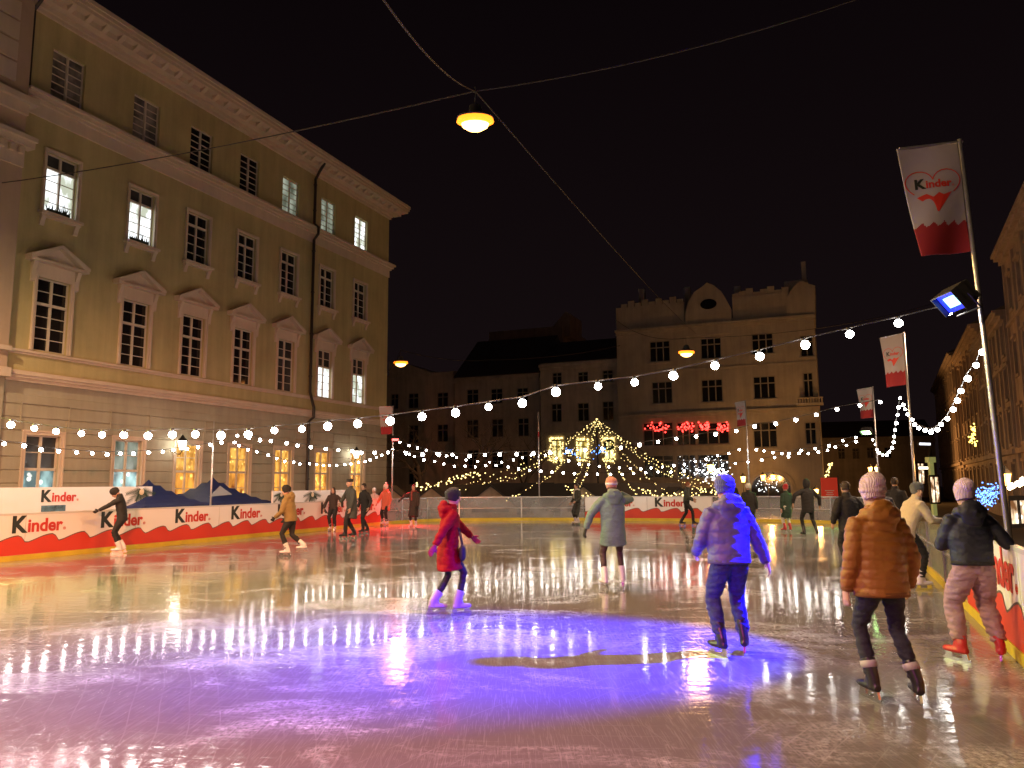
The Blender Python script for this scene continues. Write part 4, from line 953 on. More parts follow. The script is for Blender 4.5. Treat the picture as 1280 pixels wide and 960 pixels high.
hut_w = mat('weathered stall boards', (0.34, 0.26, 0.19), 0.8, bump=0.5, scale=12, var=0.2)
hut_r = mat('dark shingle roof', (0.012, 0.012, 0.014), 0.7, bump=0.4, scale=8)
def stall(label, px, Y, gable_front=True, w=3.0, pk=1.62, d_=2.6):
    c = at(px, 610, Y); root = thing('market_stall', label, 'stall', (c.x, c.y, PLAZA), R(random.uniform(-4, 4)), 'market stalls behind the rink')
    P_ = pk - PLAZA; e = P_ - w * 0.40; h = w / 2
    if gable_front:
        MB().prism([(-h, 0), (h, 0), (h, e), (0, P_ - 0.08), (-h, e)], 0, d_).build('walls', hut_w, root)
        r_ = MB()
        for s_ in (-1, 1): r_.prism([(0, P_ - 0.06), (0, P_ + 0.04), (s_ * (h + 0.3), e - 0.2), (s_ * (h + 0.3), e - 0.3)], -0.25, d_ + 0.2)
        r_.build('roof', hut_r, root)
        MB().box(-h * 0.7, h * 0.7, -0.03, 0.0, 1.0, e - 0.1).build('hatch', mat('dark stall opening', (0.03, 0.025, 0.02), 0.7), root)
    else:
        MB().prism([(0, 0), (d_, 0), (d_, e), (d_ / 2, P_ - 0.08), (0, e)], -h, h, axis='x').build('walls', hut_w, root)
        MB().prism([(-0.4, e - 0.25), (-0.4, e - 0.15), (d_ / 2, P_ + 0.04), (d_ + 0.4, e - 0.15), (d_ + 0.4, e - 0.25), (d_ / 2, P_ - 0.06)], -h - 0.2, h + 0.2, axis='x').build('roof', hut_r, root)
        MB().box(-h * 0.75, h * 0.75, -0.03, 0.0, 1.0, e - 0.3).build('hatch', mat('dark stall opening', (0.03, 0.025, 0.02), 0.7), root)
stall('stall with dim gable beside the red floodlight pole', 487, 43, True, 3.2, 1.60)
stall('stall with dark gable behind the woman in the long dark coat', 539, 44, True, 3.2, 1.55)
stall('long dark-roofed stall left of the pale gable', 577, 46, False, 3.6, 1.62)
stall('stall with pale wooden gable behind the red-coated skater', 613, 44, True, 3.0, 1.62)
stall('long dark-roofed stall just left of the pole with the red band', 652, 46, False, 3.8, 1.70)
stall('long dark-roofed stall just right of the pole with the red band', 694, 45.5, False, 3.4, 1.66)
stall('stall with pale gable behind the woman with the white scarf', 729, 44, True, 2.6, 1.55)
stall('long dark-roofed stall behind the skater in teal', 772, 46, False, 3.8, 1.66)
stall('long dark-roofed stall behind the middle of the printed back barrier', 815, 46, False, 3.6, 1.62)
stall('stall with pale gable behind the dark-clad skater at the back barrier', 849, 44, True, 2.6, 1.40)
stall('long low stall below the white net lights', 888, 46.5, False, 3.4, 1.3)

cc = at(748, 610, 52.0); apex_z = at(748, 524, 52.0).z
cone = thing('light_canopy', 'cone of warm fairy-light strands falling from a central mast above the stalls', 'fairy lights', (cc.x, cc.y, PLAZA))
MB().tube([(0, 0, 0), (0, 0, apex_z - PLAZA)], [0.09, 0.05], 8).build('mast', iron, cone)
rnd = random.Random(5)
for k in range(16):
    a = 2 * math.pi * (k + 0.35) / 16; rr = 9.3 + rnd.uniform(-0.9, 0.9); ez = 1.9 + rnd.uniform(-0.5, 0.4)
    if math.cos(a) < -0.3: rr += 1.6
    A = Vector((0, 0, apex_z - PLAZA)); B = Vector((rr * math.cos(a), rr * math.sin(a), ez)); m = MB(); pts = []
    n = 50
    for i in range(n + 1):
        u = i / n; p = A.lerp(B, u); p.z -= 0.75 * math.sin(math.pi * u) ; pts.append(p)
    m.tube([p for p in pts[::6]] + [pts[-1]], 0.012, 4, 1)
    for i, p in enumerate(pts):
        if rnd.random() < 0.32: continue
        m.ico(p + Vector((rnd.uniform(-.05, .05), rnd.uniform(-.05, .05), rnd.uniform(-.09, .03))), rnd.choice((0.024, 0.030, 0.040)), 1)
    m.build('light_strand', [warm_led, wire_m], cone)['kind'] = 'stuff'
def garland(label, pix, Y, n, mt=None, r=0.04, jit=0.08, cat='fairy lights'):
    P_ = [at(x, y, Y) for x, y in pix]; m = MB(); rnd = random.Random(int(pix[0][0])); seg = []
    tot = sum((b - a).length for a, b in zip(P_[:-1], P_[1:])); o = P_[0]
    for i in range(n):
        d = tot * i / n
        for a, b in zip(P_[:-1], P_[1:]):
            l_ = (b - a).length
            if d <= l_: seg.append(a.lerp(b, d / l_)); break
            d -= l_
    for p in seg: m.ico(p - o + Vector((rnd.gauss(0, jit), rnd.gauss(0, jit), rnd.gauss(0, jit))), rnd.uniform(0.6, 1.1) * r, 1)
    m.tube([p - o for p in P_], 0.01, 4, 1)
    t = m.build('fairy_lights', [mt or warm_led, wire_m], None, False, o); tag(t, label, cat, None)
    return t
garland('warm fairy lights draped over the stall roofs left of the bare trees', [(518, 604), (527, 611), (540, 607), (556, 602), (572, 596), (590, 593), (604, 591)], 42.5, 60, r=0.045)
garland('warm fairy lights along the eaves of the stall left of the white net lights', [(800, 612), (820, 618), (840, 620), (862, 618), (880, 612), (900, 618)], 43, 60, r=0.045)
garland('short line of warm lights above the dark stall roof', [(708, 610), (718, 616), (728, 621), (742, 618)], 43.2, 26, r=0.045)
garland('small blue light decoration left of the golden windows', [(705, 566), (710, 562), (716, 565), (722, 567)], 53, 22, blue_led, 0.04, 0.16)
garland('small blue light decoration between the golden windows', [(742, 567), (750, 563), (757, 566)], 53, 22, blue_led, 0.04, 0.16)
garland('cluster of cold white lights on the shop front beside the skater lit blue', [(884, 596), (890, 585), (897, 597), (904, 590), (910, 598)], 60, 90, white_led, 0.07, 0.35)
garland('twisted garland standing above the red banner', [(1030, 598), (1034, 592), (1036, 585), (1039, 578)], 44, 34, warm_led, 0.04, 0.06)
garland('bright blue net of lights behind the person with the lilac hat', [(1222, 616), (1232, 612), (1246, 615), (1240, 622), (1228, 620), (1233, 629), (1224, 625), (1244, 610)], 24, 190, blue_led, 0.022, 0.13)
garland('yellow and white shooting-star light on the right-hand facade', [(1217, 532), (1217, 541), (1214, 550), (1221, 553)], 40, 44, mat('yellow led star', (0.9, 0.7, 0.1), 0.4, emit=(1.0, 0.66, 0.12), estr=4, sample=False), 0.05, 0.07)

# trees
bark = mat('dark bare bark', (0.045, 0.036, 0.03), 0.85, bump=0.5, scale=10)
def tree(label, px, Y, H_, seed, lean=0.1):
    c = at(px, 620, Y); root = thing('bare_tree', label, 'tree', (c.x, c.y, PLAZA), 0, 'bare trees beyond the stalls'); rnd = random.Random(seed)
    tr = MB(); br = MB()
    t0 = Vector((0, 0, 0)); p = [t0]; d = Vector((lean, 0, 1)).normalized()
    for i in range(5): d = (d + Vector((rnd.uniform(-.1, .1), rnd.uniform(-.1, .1), 0.05))).normalized(); p.append(p[-1] + d * H_ * 0.09)
    tr.tube(p, [0.24, 0.2, 0.18, 0.16, 0.15, 0.13], 8)
    def grow(q, d, L_, r, lv):
        pts = [q]; rs = [r]; dd = d
        for i in range(4):
            dd = (dd + Vector((rnd.gauss(0, .16), rnd.gauss(0, .16), rnd.gauss(0.03, .10)))).normalized(); pts.append(pts[-1] + dd * L_ / 4); rs.append(r * (1 - 0.15 * (i + 1)))
        br.tube(pts, rs, 5 if lv < 2 else 3)
        if lv >= 5: return
        for k in range(3 if lv < 4 else 2):
            i = rnd.choice((2, 3, 4)); ax = Vector((rnd.gauss(0, 1), rnd.gauss(0, 1), rnd.gauss(0.25, .5))).normalized()
            nd = (dd * 0.75 + ax * 0.75).normalized(); grow(pts[i], nd, L_ * rnd.uniform(0.6, 0.8), rs[i] * 0.62, lv + 1)
    for k in range(5): 
        a = rnd.uniform(0, 6.28); grow(p[-1 - (k % 3)], Vector((math.cos(a) * 0.8, math.sin(a) * 0.8, 0.75)).normalized(), H_ * 0.26, 0.11, 1)
    tr.build('trunk', bark, root, True); br.build('crown', bark, root)
tree('bare dark tree in front of the plain building', 588, 58, 10.0, 11)
tree('bare tree leaning right beside the pole with the red band', 640, 60, 8.5, 23, 0.3)
tree('bare tree beside the yellow building corner', 528, 60, 9.0, 31)

# lanterns, banner and lit signs round the square
orange_gl = mat('orange lantern glow', (0.5, 0.25, 0.05), 0.4, emit=(1.0, 0.42, 0.08), estr=9, sample=False)
def street_lantern(label, px, py, Y, s=1.3, n=1, power=90, post=True):
    c = at(px, py, Y); root = thing('street_lantern', label, 'street lantern', (c.x, c.y, PLAZA if post else c.z), 0, 'orange lit lanterns round the square')
    zc = (c.z - PLAZA) if post else 0
    for i in range(n): lantern_head(root, ((i - (n - 1) / 2) * 0.8, 0, zc), s, orange_gl)
    if post:
        m = MB().tube([(0, 0.02, 0), (0, 0.02, 0.8), (0, 0.02, zc - 0.3 * s)], [0.08, 0.05, 0.03], 8)
        if n > 1: m.tube([(-0.4, 0.02, zc - 0.29 * s), (0.4, 0.02, zc - 0.29 * s)], 0.02, 5)
        m.build('post', iron, root)
    else: MB().tube([(0, 0, 0.3 * s), (0, 0.3, 0.45 * s), (0, 0.8, 0.3 * s)], 0.025, 5).build('bracket', iron, root)
    if power: point(c + Vector((0, -0.35, 0.0)), (1, 0.45, 0.12), power, 0.15)
street_lantern('orange lantern just above the head of the skater lit blue', 888, 584, 58, 1.7, 1, 420)
street_lantern('pair of orange lanterns in front of the arched doorway', 960, 596, 62, 1.3, 2, 650)
street_lantern('small orange lantern right of the skater lit blue', 929, 598, 58, 1.3, 1, 350)
street_lantern('orange lantern behind the skaters in dark coats at the back right', 1020, 614, 50, 1.2, 1, 300)
street_lantern('pair of far orange lanterns behind the green floodlight pole', 1092, 586, 90, 1.7, 2, 3000)
street_lantern('orange lantern on a post at the right edge beside the tall pole', 1257, 597, 19, 0.9, 1, 140)
vs_ = garland('glaring warm-white bulbs strung at the right edge beyond the barrier', [(1262, 609), (1270, 606), (1277, 603), (1283, 599)], 15, 9, mat('warm bulb glow', (0.9, 0.8, 0.6), 0.4, emit=(1.0, 0.72, 0.42), estr=14, sample=False), 0.065, 0.02, 'string lights')
bn = at(1036, 597, 42); rb = thing('red_banner', 'red hanging banner with pale lettering lines behind the back right barrier', 'banner', (bn.x, bn.y, PLAZA)); zt = bn.z - PLAZA
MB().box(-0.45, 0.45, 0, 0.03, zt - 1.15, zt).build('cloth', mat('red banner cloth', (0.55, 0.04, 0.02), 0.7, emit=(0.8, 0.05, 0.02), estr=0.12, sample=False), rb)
MB().tube([(0.5, 0.02, 0), (0.5, 0.02, zt + 0.1)], 0.03, 6).build('post', iron, rb)
for k, w in enumerate((0.5, 0.32, 0.42, 0.28)): MB().box(-w / 2, w / 2, -0.006, -0.002, zt - 0.72 - 0.10 * k, zt - 0.68 - 0.10 * k).build('print_line', mat('pale print', (0.6, 0.5, 0.45), 0.6), rb)
sg = mat('cool white sign light', (0.8, 0.8, 0.9), 0.4, emit=(0.85, 0.88, 1.0), estr=2.2, sample=False)
def sign(label, px, py, Y, w, h_, m_, rz=0.45):
    c = at(px, py, Y); root = thing('lit_sign', label, 'sign', c, rz, 'small lit shop signs in the street'); MB().box(-w / 2 - 0.08, w / 2 + 0.08, 0.0, 0.15, -h_ / 2 - 0.08, h_ / 2 + 0.08).build('case', iron, root); MB().box(-w / 2, w / 2, -0.03, -0.002, -h_ / 2, h_ / 2).build('face', m_, root)
sign('small cool-white lit shop sign above the other in the street', 1156, 555, 62, 1.3, 0.16, sg); sign('small warm-white lit shop sign below the other in the street', 1156, 585, 62, 1.5, 0.2, mat('warm white sign light', (0.9, 0.85, 0.7), 0.4, emit=(1.0, 0.88, 0.66), estr=2.4, sample=False))
c = at(1166, 596, 58); t = thing('lit_pillar', 'slim pale green lit pillar in the street on the right', 'pillar', (c.x, c.y, PLAZA))
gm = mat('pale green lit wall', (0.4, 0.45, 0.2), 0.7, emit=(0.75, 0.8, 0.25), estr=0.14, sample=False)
zz = at(1166, 568, 58).z - PLAZA
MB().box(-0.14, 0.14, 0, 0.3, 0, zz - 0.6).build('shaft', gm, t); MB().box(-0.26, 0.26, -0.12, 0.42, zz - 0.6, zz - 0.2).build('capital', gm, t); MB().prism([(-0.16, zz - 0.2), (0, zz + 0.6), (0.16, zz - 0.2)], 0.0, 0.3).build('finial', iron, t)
shopm = lit_mat('bright shop interior', (0.3, 0.12, 0.04), (1.0, 0.72, 0.45), 0.5, 1.3, 2.0, (0.42, 0.6), ((1.4, 1.2, 1.0), 3.5))
for px, py, Y, w, h_, lb in ((1168, 612, 56, 0.9, 1.8, 'lit shop front glowing behind the head of the woman in cream'), (1151, 592, 70, 0.8, 1.8, 'narrow orange lit doorway farther along the street'), (1272, 640, 24, 0.9, 0.7, 'lit stall counter at the right edge beyond the barrier')):
    c = at(px, py, Y); root = thing('shop_front', lb, 'shop', c, 0.45); MB().box(-w / 2, w / 2, -0.02, 0.0, -h_ / 2, h_ / 2).build('lit_window', shopm, root)
    f = MB()
    for q in ((-w / 2 - 0.1, -w / 2, -h_ / 2, h_ / 2), (w / 2, w / 2 + 0.1, -h_ / 2, h_ / 2), (-w / 2 - 0.1, w / 2 + 0.1, h_ / 2, h_ / 2 + 0.15), (-w / 2 - 0.1, w / 2 + 0.1, -h_ / 2 - 0.12, -h_ / 2), (-0.03, 0.03, -h_ / 2, h_ / 2)): f.box(q[0], q[1], -0.08, 0.05, q[2], q[3])
    f.build('frame', iron, root)
# ------------------------------------------------------------------ people
skin = mat('skin', (0.50, 0.30, 0.22), 0.55); lipm = mat('lips', (0.35, 0.10, 0.09), 0.5); eyem = mat('dark eyes', (0.02, 0.015, 0.012), 0.3); teeth = mat('teeth', (0.7, 0.66, 0.6), 0.4)
blade_m = mat('skate steel', (0.6, 0.6, 0.62), 0.25, 1.0)
def V(*a): return Vector(a)
def ik(a, b, l1, l2, hint):
    d = b - a; D = min(d.length, (l1 + l2) * 0.999); u = d.normalized(); b2 = a + u * D
    x = (l1 * l1 - l2 * l2 + D * D) / (2 * D); h = math.sqrt(max(l1 * l1 - x * x, 0.0)); q = hint - u * hint.dot(u); q = q.normalized() if q.length > 1e-5 else V(0, 1, 0)
    return a + u * x + q * h, b2
def remesh(mb, name, mats, parent, vox, smooth=4, post=None, sf=0.5):
    me = mb.mesh('tmp', mats); b = bmesh.new(); b.from_mesh(me); bmesh.ops.recalc_face_normals(b, faces=b.faces); b.to_mesh(me); b.free()
    o = bpy.data.objects.new('tmp', me); COL.objects.link(o)
    r_ = o.modifiers.new('r', 'REMESH'); r_.mode = 'VOXEL'; r_.voxel_size = vox; r_.use_smooth_shade = True
    if smooth: s_ = o.modifiers.new('s', 'SMOOTH'); s_.factor = sf; s_.iterations = smooth
    bpy.context.view_layer.update(); dg = bpy.context.evaluated_depsgraph_get()
    nm = bpy.data.meshes.new_from_object(o.evaluated_get(dg)); nm.name = name
    bpy.data.objects.remove(o); bpy.data.meshes.remove(me)
    n = len(nm.vertices)
    if post and n:
        co = np.empty(n * 3); no = np.empty(n * 3); nm.vertices.foreach_get('co', co); nm.vertices.foreach_get('normal', no)
        co = co.reshape(-1, 3); no = no.reshape(-1, 3); co = post(co, no); nm.vertices.foreach_set('co', co.ravel()); nm.update()
    nm.polygons.foreach_set('use_smooth', [True] * len(nm.polygons))
    o = bpy.data.objects.new(name, nm); COL.objects.link(o); o.parent = parent
    return o
def wrinkle(amp, sc=(9, 9, 14), quilt=None, seed=0):
    def f(co, no):
        d = np.array([noise.fractal(Vector((c[0] * sc[0] + seed, c[1] * sc[1], c[2] * sc[2])), 0.9, 2.1, 3) for c in co]) * amp
        if quilt:
            per, qa = quilt; d += qa * (np.abs(np.sin(co[:, 2] * math.pi / per + 0.4 * np.sin(co[:, 0] * 9))) ** 0.45 - 0.8)
        return co + no * d[:, None]
    return f
def person(label, foot, yaw, height=1.75, lean=0.0, side=0.0, feet=((-.10, 0.0, 0), (.11, 0.0, 0)), lift=(0, 0), toes=(0.15, -0.15), hands=((-.25, .05, .83), (.25, .05, .83)), elb=((-.6, -.8, 0), (.6, -.8, 0)),
           coat=None, coat_len=0.80, bulk=1.0, flare=0.0, trousers=None, leg_w=1.0, skates=None, hat=None, hair=None, hair_len=0.0, gloves=None, hood=False, scarf=None, pompom=None, quilt=None, vox=0.014,
           head_yaw=0.0, head_pitch=0.0, slouch=0.0, fur=False, cuff=None, twist=0.0, hat_kind='beanie', hat_band=None, smile=False, hip_shift=0.0, gaiter=None, trims=None, back_pockets=None, knee=(0, 1), grp='skaters on the rink'):
    """local frame: facing +y, x to the person's right, sole of the blades at z = 0; lengths for a 1.75 m body, scaled"""
    foot = Vector((foot[0], foot[1], 0)); k = height / 1.75
    root = thing('person', label, 'person', foot, yaw, grp); root.scale = (k, k, k)
    SK = 0.075                               # boot sole above the ice
    hz = 0.93 + SK * 0.6
    pel = V(hip_shift, 0, hz)
    Rl = Matrix.Rotation(-lean, 3, 'X') @ Matrix.Rotation(side, 3, 'Y') @ Matrix.Rotation(twist, 3, 'Z')
    U = lambda x, y, z: pel + Rl @ V(x, y, z - 0.93)
    ank = []; kn = []
    for i, s in enumerate((-1, 1)):
        fx, fy = feet[i][0], feet[i][1]; a = V(fx, fy, SK + 0.085 + lift[i]); hip = pel + V(s * 0.088, 0, -0.02)
        kk, aa = ik(hip, a, 0.435, 0.425, V(knee[0] + s * 0.12, knee[1], 0.1)); ank.append(aa); kn.append(kk)
    hips = [pel + V(-0.088, 0, -0.02), pel + V(0.088, 0, -0.02)]
    sh = [U(-0.172, 0, 1.375), U(0.172, 0, 1.375)]; el = []; wr = []
    for i in (0, 1):
        t = pel + V(hands[i][0] - 0, hands[i][1], hands[i][2] - 0.93) if len(hands[i]) == 3 else V(*hands[i][:3])
        e, w = ik(sh[i], t, 0.30, 0.262, V(*elb[i])); el.append(e); wr.append(w)
    neck0, neck1 = U(0, 0, 1.43), U(0, 0.015, 1.50)
    hc = U(0, 0.03, 1.51) + V(0, 0, 0.105)
    Rh = Matrix.Rotation(head_yaw, 3, 'Z') @ Matrix.Rotation(-head_pitch - lean * 0.35, 3, 'X')
    if head_pitch > 0.5: hc = neck1 + Rh @ V(0, 0.03, 0.10)
    HH = lambda x, y, z: hc + Rh @ V(x, y, z)
    # --- body: one skin surface
    b = MB()
    b.loft([(U(0, 0, 0.84), .10, .08), (U(0, 0, 0.93), .135, .095), (U(0, 0, 1.08), .12, .085), (U(0, 0, 1.27), .15, .10), (U(0, 0, 1.38), .165, .085), (U(0, 0, 1.44), .10, .06)], Rl @ V(1, 0, 0), 16)
    b.loft([(U(0, 0, 1.40), .07, .06), (neck0, .06, .058), (neck1, .052, .055), (HH(0, -.01, -.05), .05, .055)], Rl @ V(1, 0, 0), 12)
    b.loft([(HH(0, .055, -.118), .022, .018), (HH(0, .045, -.105), .040, .042), (HH(0, .028, -.075), .056, .070), (HH(0, .012, -.035), .066, .086), (HH(0, 0, .01), .073, .095), (HH(0, -.006, .05), .074, .097), (HH(0, -.01, .085), .062, .082), (HH(0, -.01, .108), .038, .05), (HH(0, -.01, .116), .015, .02)], Rh @ V(1, 0, 0), 18)
    b.loft([(HH(0, .088, .02), .008, .006), (HH(0, .104, -.008), .011, .011), (HH(0, .112, -.030), .015, .012), (HH(0, .092, -.042), .012, .008)], Rh @ V(1, 0, 0), 8)       # nose
    b.loft([(HH(-.028, .078, -.066), .008, .008), (HH(0, .093, -.068), .010, .010), (HH(.028, .078, -.066), .008, .008)], Rh @ V(0, 0, 1), 8)                # lips
    for s in (-1, 1):
        b.ico(HH(s * .030, .083, .004), .0135, 2); b.loft([(HH(s * .070, -.012, .022), .010, .008), (HH(s * .080, -.018, 0), .016, .008), (HH(s * .073, -.008, -.03), .009, .008)], Rh @ V(0, 1, 0), 8)
    for i, s in enumerate((-1, 1)):
        b.loft([(sh[i] - (sh[i] - U(0, 0, 1.375)) * 0.25, .05, .05), (sh[i], .055, .055), (sh[i].lerp(el[i], .5), .045, .045), (el[i], .037, .037), (el[i].lerp(wr[i], .4), .036, .036), (wr[i], .025, .022)], None, 12)
        q_ = 0.80 * min(1.0, leg_w)
        b.loft([(hips[i] + V(0, 0, .05), .075, .08), (hips[i] + V(0, 0, -.06), .088 * q_, .092 * q_), (kn[i].lerp(hips[i], .35), .072 * q_, .076 * q_), (kn[i], .056 * q_, .060 * q_), (kn[i].lerp(ank[i], .35), .055 * q_, .060 * q_), (ank[i], .030, .033)], (1, 0, 0), 12)
        td = Matrix.Rotation(toes[i], 3, 'Z') @ V(0, 1, 0)
        b.loft([(ank[i] - td * .05 + V(0, 0, -.045), .028, .03), (ank[i] + td * .03 + V(0, 0, -.045), .034, .034), (ank[i] + td * .12 + V(0, 0, -.062), .036, .022), (ank[i] + td * .17 + V(0, 0, -.068), .028, .014)], None, 10)
        b.loft([(ank[i], .034, .036), (ank[i] + V(0, 0, -.05), .034, .040)], (1, 0, 0), 10)
    # hands
    hand_geo = [MB(), MB()]
    for i, s in enumerate((-1, 1)):
        d = (wr[i] - el[i]).normalized(); inner = Rl @ V(-s, 0.25, 0); n = (inner - d * inner.dot(d)).normalized(); w = d.cross(n).normalized()   # n: palm normal, w: across the knuckles
        fwd_ = Rl @ V(0, 1, 0)
        if w.dot(fwd_) < 0: w = -w                                     # thumb side forward
        P_ = lambda a, c, e: wr[i] + d * a + w * c + n * e
        for B_ in (b, hand_geo[i]):
            ex = 0.0 if B_ is b else 0.0035
            B_.loft([(P_(-.03, 0, 0), .022 + ex, .024 + ex), (P_(.01, 0, 0), .017 + ex, .029 + ex), (P_(.05, 0, .002), .015 + ex, .040 + ex), (P_(.085, 0, .004), .012 + ex, .038 + ex)], n, 12)
            for j, (c, l_) in enumerate(((.030, .072), (.010, .080), (-.011, .074), (-.031, .058))):
                cu = 0.35 + 0.12 * j; q0 = P_(.08, c, .004); q1 = q0 + (d * math.cos(cu * .6) + n * math.sin(cu * .6)) * l_ * .5; q2 = q1 + (d * math.cos(cu * 1.6) + n * math.sin(cu * 1.6)) * l_ * .32; q3 = q2 + (d * math.cos(cu * 2.3) + n * math.sin(cu * 2.3)) * l_ * .25
                B_.loft([(q0 - d * .01, .0092 + ex, .0092 + ex), (q1, .0088 + ex, .0088 + ex), (q2, .008 + ex, .008 + ex), (q3, .006 + ex, .006 + ex)], None, 8)
            t0 = P_(.02, .026, .004); t1 = t0 + (d * .6 + w * .75 + n * .35).normalized() * .042; t2 = t1 + (d * .85 + w * .3 + n * .45).normalized() * .032
            B_.loft([(t0, .014 + ex, .014 + ex), (t1, .0105 + ex, .0105 + ex), (t2, .008 + ex, .008 + ex)], None, 8)
    bv = min(vox, 0.009) if vox > 0.009 else 0.0055
    body = remesh(b, 'body', [skin, lipm, eyem, teeth], root, bv, 1, None, 0.4)
    # face colours live on the body's own surface
    me = body.data; nP = len(me.polygons); ctr = np.empty(nP * 3); me.polygons.foreach_get('center', ctr); ctr = ctr.reshape(-1, 3)
    Ri = np.array(Rh.inverted()); lc = (ctr - np.array(hc)) @ Ri.T; mi = np.zeros(nP, dtype=np.int32); front = lc[:, 1] > 0.06
    for s in (-1, 1): mi[front & ((lc[:, 0] - s * .030) ** 2 / .012 ** 2 + (lc[:, 2] - .004) ** 2 / .007 ** 2 < 1)] = 2
    for s in (-1, 1): mi[front & (np.abs(lc[:, 0] - s * .031) < .018) & (np.abs(lc[:, 2] - .027) < .004)] = 2
    mw, mh = (.032, .016) if smile else (.026, .009)
    mi[front & ((lc[:, 0]) ** 2 / mw ** 2 + (lc[:, 2] + .067) ** 2 / mh ** 2 < 1)] = 1
    if smile: mi[front & ((lc[:, 0]) ** 2 / .024 ** 2 + (lc[:, 2] + .066) ** 2 / .006 ** 2 < 1)] = 3
    me.polygons.foreach_set('material_index', mi)
    # --- trousers
    if trousers:
        t = MB(); lw_ = leg_w
        t.loft([(U(0, 0, 1.02), .135, .10), (pel, .150, .115), (pel + V(0, 0, -.10), .13, .105)], (1, 0, 0), 18)
        for i, s in enumerate((-1, 1)):
            hem = ank[i] + (kn[i] - ank[i]).normalized() * 0.05
            t.loft([(hips[i] + V(0, 0, .05), .095, .105), (hips[i] + V(0, 0, -.07), .10 * (1 + (lw_ - 1) * .5), .108), (kn[i].lerp(hips[i], .4), .082 * lw_, .088 * lw_), (kn[i], .065 * lw_, .070 * lw_), (kn[i].lerp(ank[i], .4), .063 * lw_, .068 * lw_), (kn[i].lerp(ank[i], .8), .053 * lw_, .056 * lw_), (hem, .053 * lw_, .056 * lw_)], (1, 0, 0), 16)
        def leg_post(co, no):
            d = np.array([noise.fractal(Vector((c[0] * 10, c[1] * 10, c[2] * 24)), 0.9, 2.1, 3) for c in co]) * 0.010 * (0.6 + lw_ * 0.5)
            low = np.clip((0.55 - co[:, 2]) / 0.35, 0, 1); d += 0.007 * low * np.sin(co[:, 2] * 95 + 5 * co[:, 0] * 9) * (lw_ > 0.9)
            return co + no * d[:, None]
        troo = remesh(t, 'trousers', trousers, root, vox, 3, leg_post)
        if back_pockets:
            for s in (-1, 1):
                c0 = pel + V(s * .075, -.112, -.045); MB().prism([(-.05, .05), (.05, .05), (.048, -.035), (0, -.055), (-.048, -.035)], -.006, .006, M=Matrix.Translation(c0)).build('pocket', back_pockets, troo)
    # --- coat
    if coat:
        c = MB(); B = bulk; hemz = coat_len
        prof = [(1.45, .092, .085), (1.415, .13, .098), (1.375, .165 + .01 * B, .105 * B), (1.30, .180 * B, .120 * B), (1.20, .188 * B, .128 * B), (1.05, .178 * B, .128 * B), (0.93, .178 * B, .130 * B), (0.80, .182 * B + flare * .3, .133 * B + flare * .25), (0.65, .186 * B + flare * .6, .136 * B + flare * .5), (0.50, .19 * B + flare, .14 * B + flare * .8), (0.30, .19 * B + flare * 1.2, .14 * B + flare)]
        rings = []
        for j, (z, rx, ry) in enumerate(prof):
            if z > hemz: rings.append((z, rx, ry))
            else:
                z0, a0, b0 = prof[j - 1]; u = (z0 - hemz) / (z0 - z); rings.append((hemz, a0 + (rx - a0) * u, b0 + (ry - b0) * u)); break
        rr = []
        for z, rx, ry in rings:
            p = U(0, 0, z) if z >= 0.93 else pel + (Rl @ V(0, 0, -1) * 0.35 + V(0, 0, -1) * 0.65) * (0.93 - z)
            if z < 0.8: p = p + (kn[0] + kn[1] - hips[0] - hips[1]) * 0.5 * V(1, 1, 0).length * 0 + V((kn[0].x + kn[1].x) / 2 * min(1, (0.8 - z) * 2), (kn[0].y + kn[1].y) / 2 * min(1, (0.8 - z) * 2), 0) * 0.7
            rr.append((p, rx, ry))
        c.loft(rr, Rl @ V(1, 0, 0), 24)
        for i, s in enumerate((-1, 1)):
            inn = sh[i] + (U(0, 0, 1.37) - sh[i]) * 0.5; a_ = .074 * (0.45 + 0.55 * B); cu = wr[i] + (el[i] - wr[i]).normalized() * 0.02
            c.loft([(inn, a_, a_), (sh[i] + Rl @ V(0, 0, -.01), a_ * 1.0, a_), (sh[i].lerp(el[i], .5), a_ * .94, a_ * .94), (el[i], a_ * .84, a_ * .84), (el[i].lerp(wr[i], .5), a_ * .76, a_ * .76), (cu, a_ * .60, a_ * .60)], None, 14)
        # collar
        c.loft([(U(0, 0, 1.40), .10, .09), (U(0, .004, 1.46), .086, .085), (U(0, .008, 1.525), .076, .078)], Rl @ V(1, 0, 0), 14)
        if hood:   # hood lying on the back of the shoulders
            c.loft([(U(-.13, -.02, 1.44), .045, .05), (U(-.10, -.085, 1.45), .055, .07), (U(0, -.125, 1.455), .06, .085), (U(.10, -.085, 1.45), .055, .07), (U(.13, -.02, 1.44), .045, .05)], (0, 0, 1), 12)
            c.loft([(U(0, -.09, 1.545), .085, .045), (U(0, -.12, 1.50), .115, .065), (U(0, -.13, 1.42), .14, .062), (U(0, -.125, 1.31), .075, .035)], Rl @ V(1, 0, 0), 12)
        amp = 0.009 if not fur else 0.007
        co_ = remesh(c, 'coat', coat, root, vox, 4, wrinkle(amp, (9, 9, 15), quilt, seed=height * 10), 0.5)
